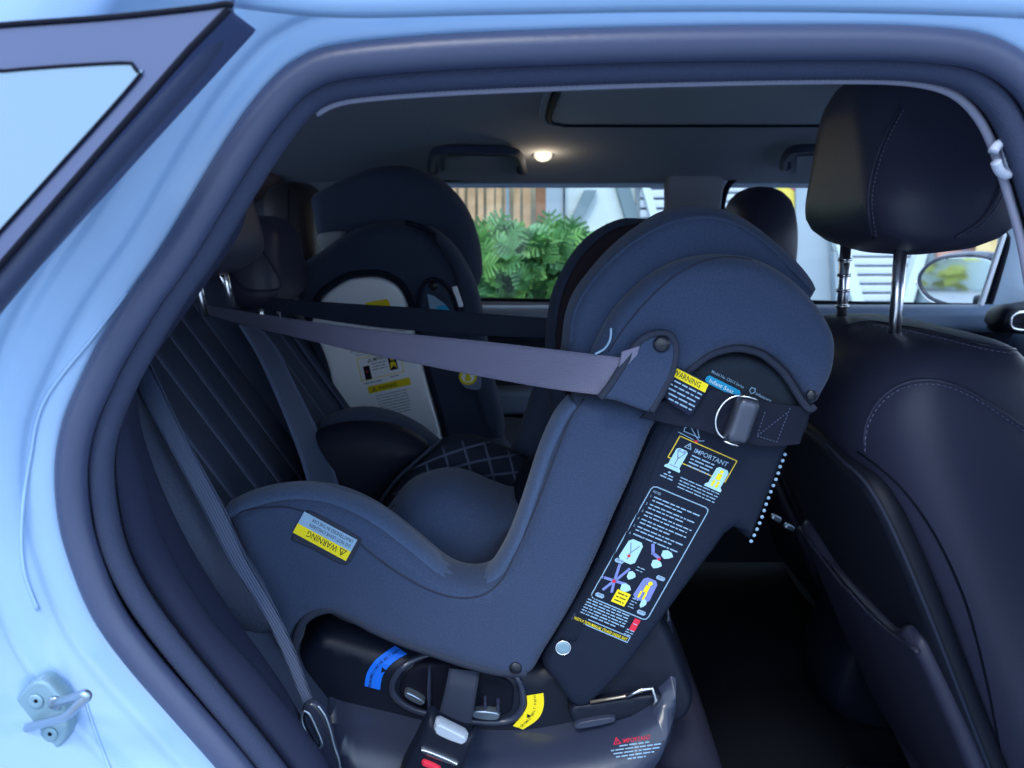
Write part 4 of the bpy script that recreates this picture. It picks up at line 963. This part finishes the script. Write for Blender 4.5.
seam(KB, s2, LEATHER, FSE, r=.0024); stitches(KB, [(a+1, b+4) for a, b in s2], THREAD, FSE, gap=6)
s3 = [(858, 452), (880, 468), (905, 492), (930, 527), (950, 565), (968, 610), (984, 670), (998, 740), (1004, 790)]
seam(KB, s3, BLACKGAP, FSE, r=.0016)
# back panel with map pocket
bp_px = [(820, 430), (850, 450), (880, 480), (905, 510), (925, 560), (938, 620), (948, 690), (950, 790), (1000, 900), (900, 900), (850, 790), (820, 700), (800, 600), (795, 520), (800, 460)]
def onback(pxs, off):   # plane of the seat's rear face, x = .578-.478*(z-.67)
    r = []
    for a, b in pxs:
        d = ray(a, b); t = (.578+.478*(.67-CZ)*1-0)/1
        # solve CAM.x + d.x t = .578 - .478*(CZ + d.z t - .67)
        t = (.578-.478*(CZ-.67)-off)/(d.x+.478*d.z); r.append(CAM+d*t)
    return r
RO = Vector((.578, 0, .67)); RV = Vector((-.478, 0, 1)).normalized(); RU = Vector((0, 1, 0)); RW = Vector((1, 0, .478)).normalized()
panel = puff([(.83, .33), (.92, .385), (1.04, .40), (1.16, .385), (1.24, .33), (1.25, 0), (1.24, -.28), (1.04, -.31), (.84, -.28), (.825, 0)], -.010, .02, .014, frame=(RO, RU, RV, RW), step=.02)
pn = part('back_panel', panel, mat('seat_back_panel', (.008, .010, .020), .6, spec=.3, bump=.15, bscale=300), FSE)
pocket = puff([(.845, .15), (.95, .115), (1.04, .11), (1.14, .115), (1.235, .15), (1.235, -.2), (1.04, -.24), (.845, -.2)], -.026, .0, .012, frame=(RO, RU, RV, RW), step=.02)
pk2 = part('map_pocket', pocket, LEATHER, FSE)
part('pocket_hem', tube([RO+RU*u+RV*v+RW*-.025 for u, v in crom([(.845, .15), (.95, .118), (1.04, .11), (1.14, .118), (1.235, .15)], False, 6)], .003, 8), LEATHER, FSE)
part('panel_piping', tube([RO+RU*u+RV*v+RW*-.004 for u, v in crom([(.83, .33), (.92, .385), (1.04, .40), (1.16, .385), (1.24, .33), (1.25, 0), (1.24, -.28), (1.04, -.31), (.84, -.28), (.825, 0)], True, 6)], .0025, 8, True), PIPE, FSE)
part('seat_cushion', puff([(.70, .36), (.68, .45), (.80, .52), (1.1, .55), (1.2, .52), (1.2, .42), (1.1, .36)], .80, 1.28, .04, step=.03), LEATHER, FSE)
part('seat_rail', rbox((.85, .86, .33), (.5, .03, .04), .005), PLASTIC, FSE)
part('seat_rail', rbox((.85, 1.2, .33), (.5, .03, .04), .005), PLASTIC, FSE)
part('height_lever', rbox((.82, .79, .42), (.2, .02, .03), .008), PLASTIC, FSE)
# large headrest, outline in its own width-height plane
hc = Vector((.500, 1.015, 1.374)); yaw = .04
H1, pad1, fr1 = headrest(hc, .31, .218, .175, -.03, yaw, 'large black leather headrest of the near front seat with twin stitched seams', LEATHER, None, .17, .13, -.036,
    shape=[(-.08, -.108), (-.132, -.098), (-.153, -.07), (-.156, -.035), (-.136, .02), (-.112, .075), (-.088, .105), (-.055, .122), (0, .128), (.055, .122), (.088, .105), (.112, .075), (.136, .02), (.156, -.035), (.153, -.07), (.132, -.098), (.08, -.108), (0, -.112)])

H1B = bvh(pad1)
for pp in ([(900, 108), (888, 130), (876, 160), (869, 190), (869, 215), (873, 238)], [(996, 150), (1002, 175), (996, 200), (980, 222), (955, 238)]):
    seam(H1B, pp, LEATHER, H1, r=.0024); stitches(H1B, [(a+4, b+1) for a, b in pp], THREAD, H1, gap=4.5)
# ------------------------------------------------------------------ tether straps and belts
def Yb(x, y, off=.02):   # depth at which the line through this point meets the bench back
    d = ray(x, y); t = (-.51+TB*(1.185-CZ)+off)/(d.x+TB*d.z); return (d*t).y
tA = part('tether_strap', ribbon([(176, 293, 1.30, 178, 300, 1.30), (192, 302, 1.25, 193, 309, 1.25), (240, 311, 1.18, 240, 324, 1.18), (300, 320, 1.08, 299, 338, 1.08), (360, 328, 1.01, 358, 352, 1.01), (420, 335, .955, 418, 364, .955), (480, 341, .90, 478, 376, .90), (550, 349, .84, 546, 388, .84), (616, 357, .792, 608, 396, .792), (650, 362, .790, 643, 400, .790)], .0016), BELTPUR, None)
tag(tA, 'wide grey-mauve webbing tether strap running to the near child seat flap', 'strap')
part('strap_fold', ribbon([(622, 352, .783, 617, 376, .788), (640, 346, .785, 632, 372, .788)], .0016), BELTPUR, tA)
tB = part('tether_strap', ribbon([(174, 290, 1.42, 176, 297, 1.42), (200, 292, 1.40, 200, 299, 1.40), (260, 297, 1.36, 258, 308, 1.36), (340, 303, 1.32, 338, 322, 1.32), (420, 308, 1.27, 418, 331, 1.27), (490, 314, 1.23, 488, 336, 1.23), (548, 318, 1.20, 546, 338, 1.20), (590, 321, 1.17, 588, 341, 1.17)], .0016), BELTDK, None)
tag(tB, 'narrower dark grey tether strap passing behind the wide mauve one', 'strap')
nbelt = thing('seat_belt', 'blue-grey ribbed seat belt down the near bolster ending in a metal tongue', 'seat belt', P(320, 730, .76))
part('webbing', ribbon([(120, 350, .96, 134, 334, .96), (134, 386, .86, 149, 362, .86), (163, 436, .81, 184, 434, .81), (204, 512, .785, 226, 512, .785), (231, 565, .77, 248, 562, .77), (259, 607, .762, 272, 602, .762), (283, 655, .755, 294, 649, .755), (301, 700, .748, 311, 696, .748), (312, 722, .745, 322, 716, .745)], .0015), BELT, nbelt)
part('tongue', puffpx([(302, 708), (306, 702), (314, 700), (322, 706), (330, 720), (336, 742), (340, 765), (342, 800), (330, 800), (322, 765), (312, 738), (304, 722)], .738, .752, .006, step=.005), GLOSSBLK, nbelt)
part('tongue_frame', tube([P(a, b, .735) for a, b in crom([(303, 712), (302, 722), (308, 736), (316, 748), (322, 744), (316, 728), (309, 714)], True, 5)], .0016, 8, True), STEEL, nbelt)
part('tongue_frame', tube([P(a, b, .735) for a, b in crom([(318, 706), (325, 716), (330, 730), (334, 746), (339, 762), (343, 790)], False, 5)], .0016, 8), STEEL, nbelt)
r_ = []
for a, b, c, d in [(239, 325, 260, 328), (256, 352, 278, 350), (272, 386, 295, 384), (288, 424, 313, 420), (302, 462, 330, 458), (312, 500, 342, 496)]:
    r_.append((a, b, Yb(a, b, .075), c, d, Yb(c, d, .075)))
cbelt = part('seat_belt', ribbon(r_, .0015), BELTMID, None)
tag(cbelt, 'blue-grey seat belt lying down the middle of the bench back', 'seat belt')
# buckle fastened through the base
bu = thing('belt_buckle', 'black seat belt buckle with silver press plate under the near child seat', 'buckle', P(430, 768, .75))
part('webbing', ribbon([(449, 668, .838, 480, 672, .838), (446, 685, .826, 477, 690, .826), (441, 706, .80, 473, 714, .80), (434, 730, .765, 468, 742, .765)], .0018), BELTDK, bu)
part('body', puffpx([(427, 716), (433, 713), (440, 722), (468, 734), (473, 728), (475, 734), (470, 752), (458, 790), (450, 840), (385, 840), (398, 775), (412, 745)], .742, .775, .008, step=.006, sm=4), PLASTIC, bu)
part('press_plate', puffpx([(437, 721), (448, 726), (466, 735), (468, 738), (465, 744), (460, 744), (444, 738), (434, 732), (434, 726)], .735, .752, .003, step=.005), mat('satin_metal', (.42, .48, .56), .45, metal=.3), bu, 'silver press plate')
part('slot', puffpx([(424, 748), (456, 761), (455, 766), (422, 753)], .738, .75, .002, step=.004), CHROME, bu)
part('button', puffpx([(424, 760), (440, 767), (440, 771), (421, 765)], .738, .75, .002, step=.004), PR_RED, bu, 'red release button')

# second front seat and its headrest, across the car
off = Vector((.115, .86, -.085))
f2 = copy_tree(FSE, None, off); f2['label'] = 'dark leather front seat across the cabin, mostly hidden behind the near child seat'
H2, pad2, fr2_ = headrest(hc+off+Vector((-.028, 0, -.012)), .25, .215, .14, -.03, .04, 'black rounded headrest of the far front seat, against the far front window', LEATHER, None, .14, .12, -.03,
    shape=[(-.07, -.10), (-.115, -.09), (-.13, -.05), (-.13, .0), (-.115, .045), (-.085, .085), (-.045, .105), (0, .112), (.045, .105), (.085, .085), (.115, .045), (.13, .0), (.13, -.05), (.115, -.09), (.07, -.10), (0, -.104)])
for o in (FSE, f2): o['group'] = 'front seats'
for o in (H1, H2): o['group'] = 'front headrests'
# centre console between the front seats
CC = thing('centre_console', 'dark centre console end with two small chrome sockets in the shadow', 'console', (.78, 1.42, .33))
part('body', puff([(.66, .33), (.66, .60), (.69, .80), (.74, .86), (1.3, .88), (1.35, .33)], 1.33, 1.53, .03, step=.03), PLASTIC, CC)
for a, b in ((776, 518), (789, 527)):
    c = P(a, b, 1.36); part('socket', rbox(c, (.02, .012, .010), .003, rot=(.5, 'Y')), STEEL, CC)

# ------------------------------------------------------------------ outside beyond the far windows
part('ground', rbox((0, 4, -.05), (60, 60, .1), 0), ASPHALT, None, kind='structure')
def slab(pxs, Y, th, m, name, parent, label=None):
    q = XZ(pxs, Y); n = len(q); V = [(x, Y, z) for x, z in q]+[(x, Y+th, z) for x, z in q]
    F = [tuple(range(n)), tuple(range(n, 2*n))[::-1]]+[(k, (k+1) % n, n+(k+1) % n, n+k) for k in range(n)]
    return part(name, mesh(V, F, smooth=False), m, parent, label)
rnd = random.Random(4)
FN = thing('slat_fence', 'upright timber slat screen standing behind the green shrub', 'fence', (-.4, 5.6, 0))
x = 388
while x < 532:
    wpx = rnd.choice((5.5, 6.5, 7.5)); sl_ = slab([(x, 130), (x+wpx, 130), (x+wpx, 395), (x, 395)], 5.6+rnd.uniform(-.02, .02), .04, WOOD, 'slat', FN); x += wpx+rnd.choice((2, 3, 3.5))
slab([(536, 128), (546, 128), (546, 395), (536, 395)], 5.5, .10, WOODDK, 'post', FN, 'darker brown end post')
slab([(506, 128), (509, 128), (509, 395), (506, 395)], 5.52, .05, BARGREY, 'post', FN, 'dark thin post')
slab([(380, 140), (540, 140), (540, 143), (380, 143)], 5.66, .03, WOODDK, 'rail', FN); slab([(380, 330), (540, 330), (540, 335), (380, 335)], 5.66, .03, WOODDK, 'rail', FN)
slab([(300, 100), (545, 100), (545, 395), (300, 395)], 6.0, .05, mat('cream_render', (.30, .27, .18), .8, var=.35, vscale=3), 'backing_wall', FN, 'cream wall seen between the slats')
BL = thing('building', 'pale panelled building with grey diagonal bars and roller shutters across the driveway', 'building', (2, 7.2, 0))
slab([(546, 60), (1150, 60), (1150, 385), (546, 385)], 7.2, .2, FACADE, 'wall', BL)
slab([(546, 60), (564, 60), (564, 385), (546, 385)], 7.1, .1, FACGREY, 'grey_panel', BL)
slab([(563.5, 60), (565, 60), (565, 385), (563.5, 385)], 7.08, .1, BLACKGAP, 'joint', BL)
slab([(585, 190), (597, 190), (577, 232), (562, 246), (562, 238)], 7.12, .07, BARGREY, 'diagonal_bar', BL)
slab([(600, 130), (613, 130), (655, 270), (641, 270)], 7.12, .07, BARGREY, 'diagonal_bar', BL)
def shutter(x0, x1, y0, y1, Y, n, name='shutter_slat'):
    for k in range(n):
        a = y0+(y1-y0)*k/n; b = y0+(y1-y0)*(k+.78)/n
        q0 = P(x0, a, Y); q1 = P(x1, b, Y)
        part(name, rbox(((q0.x+q1.x)/2, Y, (q0.z+q1.z)/2), (q1.x-q0.x, .05, abs(q0.z-q1.z)), .012), SHUTTER, BL)
slab([(636, 120), (720, 120), (720, 385), (636, 385)], 7.15, .04, FACGREY, 'shutter_backing', BL)
shutter(640, 718, 150, 300, 7.1, 15)
slab([(626, 130), (634, 130), (668, 250), (660, 250)], 7.0, .08, FACADE, 'white_bar', BL)
shutter(722, 764, 150, 300, 7.1, 17)
slab([(764, 120), (776, 120), (776, 385), (764, 385)], 7.0, .1, FACADE, 'column', BL)
slab([(796, 120), (840, 120), (840, 385), (796, 385)], 7.1, .08, FACGREY, 'grey_panel', BL)
slab([(836, 235), (936, 235), (936, 385), (836, 385)], 7.13, .05, FACGREY, 'shutter_backing', BL)
shutter(842, 932, 240, 330, 7.1, 10)
slab([(832, 230), (845, 230), (872, 330), (861, 330)], 6.95, .1, FACADE, 'white_bar', BL)
slab([(838, 252), (834, 252), (838, 330), (861, 330)], 6.98, .1, FACGREY, 'grey_panel', BL)
slab([(922, 240), (932, 240), (905, 330), (893, 330)], 6.95, .1, FACADE, 'white_bar', BL)
slab([(934, 225), (976, 225), (976, 330), (915, 330), (930, 262)], 6.9, .1, BARGREY, 'grey_panel', BL)
slab([(938, 235), (976, 235), (976, 262), (938, 262)], 6.85, .1, BRICKY, 'terracotta_panel', BL)
slab([(962, 232), (976, 228), (976, 244), (964, 250)], 6.8, .04, BLUEP, 'blue_panel', BL)
slab([(976, 215), (1040, 215), (1040, 385), (976, 385)], 6.82, .1, mat('ochre_wall', (.55, .42, .2), .8, var=.4, vscale=4), 'ochre_panel', BL)
PO = thing('poster_board', 'yellow, blue and magenta poster between the two front headrests', 'poster', P(786, 200, 7.15))
slab([(776, 170), (797, 170), (797, 214), (776, 214)], 7.14, .06, YELLOW, 'board', PO)
slab([(777, 176), (784, 176), (782, 184), (777, 188)], 7.13, .01, BLUEP, 'printed_patch', PO); slab([(785, 172), (796, 172), (796, 192), (789, 186)], 7.13, .01, MAGENTA, 'printed_patch', PO)
# wing mirror
WM = thing('wing_mirror', 'dark oval wing mirror outside the far front window', 'wing mirror', P(958, 300, 2.45))
mc = P(957, 283, 2.48); mfr = (mc, (.5, -.866, 0), (0, 0, 1), (.866, .5, 0))
ov = [(-.128, .0), (-.115, .04), (-.075, .072), (-.01, .086), (.06, .088), (.105, .075), (.122, .04), (.124, -.02), (.115, -.06), (.06, -.075), (-.02, -.072), (-.09, -.05)]
part('housing', puff([(a*1.14-.008, b*1.14) for a, b in ov], .004, .10, .05, frame=mfr, step=.015), GLOSSBLK, WM)
part('mirror_glass', puff([(a*.95, b*.93) for a, b in ov], -.002, .010, .002, frame=mfr, step=.02), MIRRORG, WM)
part('rim', tube([mc+Vector((.5, -.866, 0))*a+Vector((0, 0, 1))*b for a, b in crom(ov, True, 5)], .0055, 8, True), GLOSSBLK, WM)
part('chrome_strip', tube([mc+Vector((.5, -.866, 0))*a*1.1+Vector((-.02, -.01, 1))*b*1.1 for a, b in crom(ov[-4:]+ov[:1], False, 5)], .004, 8), CHROME, WM)
part('arm', rbox(mc+Vector((.07, -.15, -.05)), (.12, .16, .04), .012), PLASTIC, WM)
# shrub
SH = thing('leafy_shrub', 'dense green lobed-leaf shrub outside the far rear window', 'shrub', (.0, 3.5, 0))
def leafmesh(seed):
    r = random.Random(seed); V = [(0, 0, 0)]; F = []; L = .12; n = 6
    for s in (-1, 1):
        for k in range(n):
            t = .12+.78*k/(n-1); wl = (.055*math.sin(math.pi*min(1, t*.8+.15))+.012)*r.uniform(.85, 1.15)
            a = len(V); y0 = L*t-.009; y1 = L*t+.009
            V += [(0, y0, -.02*t*t), (s*wl, L*t+.018, -.01-.02*t*t), (s*wl*.9, L*t+.030, -.012-.02*t*t), (0, y1, -.02*t*t+.001)]
            F.append((a, a+1, a+2, a+3))
    a = len(V); V += [(-.006, 0, 0), (.006, 0, 0), (.008, L*.9, -.018), (0, L*1.12, -.03), (-.008, L*.9, -.018)]; F.append((a, a+1, a+2, a+3, a+4))
    a = len(V); V += [(-.002, -.05, 0), (.002, -.05, 0), (.002, .01, 0), (-.002, .01, 0)]; F.append((a, a+1, a+2, a+3))
    return V, F
lm = [mesh(*leafmesh(s), smooth=False) for s in range(5)]
for k, m_ in enumerate(lm): m_.materials.append(LEAFB if k in (1, 4) else LEAF)
def topz(x): return 1.295-.35*max(0, x-.15)**1.2-.1*max(0, -x-.1)-.9*max(0, x-.37)
def leafmat(x, y, z, r):
    el = r.uniform(-.2, 1.1); az = r.uniform(-2.6, -.5)+(x*.6)
    d = Vector((math.cos(az)*math.cos(el), math.sin(az)*math.cos(el), math.sin(el))); up = Vector((r.uniform(-.5, .5), -.9, r.uniform(.2, 1))).normalized()
    s = d.cross(up).normalized(); u = s.cross(d)
    M = Matrix((s, d, u)).transposed().to_4x4(); M.translation = (x, y, z); return M
lr = random.Random(11)
for i in range(300):
    x = lr.uniform(-.30, .42); z = topz(x)-.05-abs(lr.gauss(0, .17)); y = 3.30+lr.uniform(-.06, .25)+max(0, (z-1.15))*.8
    if z < .88: z = lr.uniform(.9, 1.25)
    o = bpy.data.objects.new('leaf', lm[lr.randrange(5)]); COL.objects.link(o); o.parent = SH
    M = leafmat(x, y, z, lr); M.translation -= SH.location; s_ = lr.uniform(.75, 1.15); o.matrix_basis = M @ Matrix.Scale(s_, 4)
L_ = []
for i in range(1500):
    x = lr.uniform(-1.2, .62); z = topz(x)-.09-lr.uniform(0, 1.0); y = 3.5+lr.uniform(-.1, .45)
    v, f = leafmesh(lr.randrange(1000)); M = leafmat(x, y, z, lr); L_.append(([M @ Vector(q) for q in v], f))
part('foliage', mesh(*join(L_), smooth=False), LEAF, SH, kind='stuff')
for i in range(9):
    x = -.8+i*.15; part('stem', tube([(x, 3.6, 0), (x+.05, 3.62, .6), (x+.02, 3.6, 1.15)], .012, 6), STALK, SH)

HG = thing('hedge', 'yellow-green hedge far behind the car, seen only in the wing mirror', 'hedge', (-15, 3, 0))
hm = mesh(*join([([Vector((v.x*3-15, (v.y-3.7)*3+3.4, (v.z-1.1)*1.6+1.6)) for v in q[0]], q[1]) for q in L_[:700]]), smooth=False)
part('foliage', hm, mat('hedge_leaf', (.42, .45, .10), .5, var=.4, vscale=3), HG, kind='stuff')
part('low_wall', rbox((-14, 3, .45), (.3, 8, .9), .02), FACADE, HG)
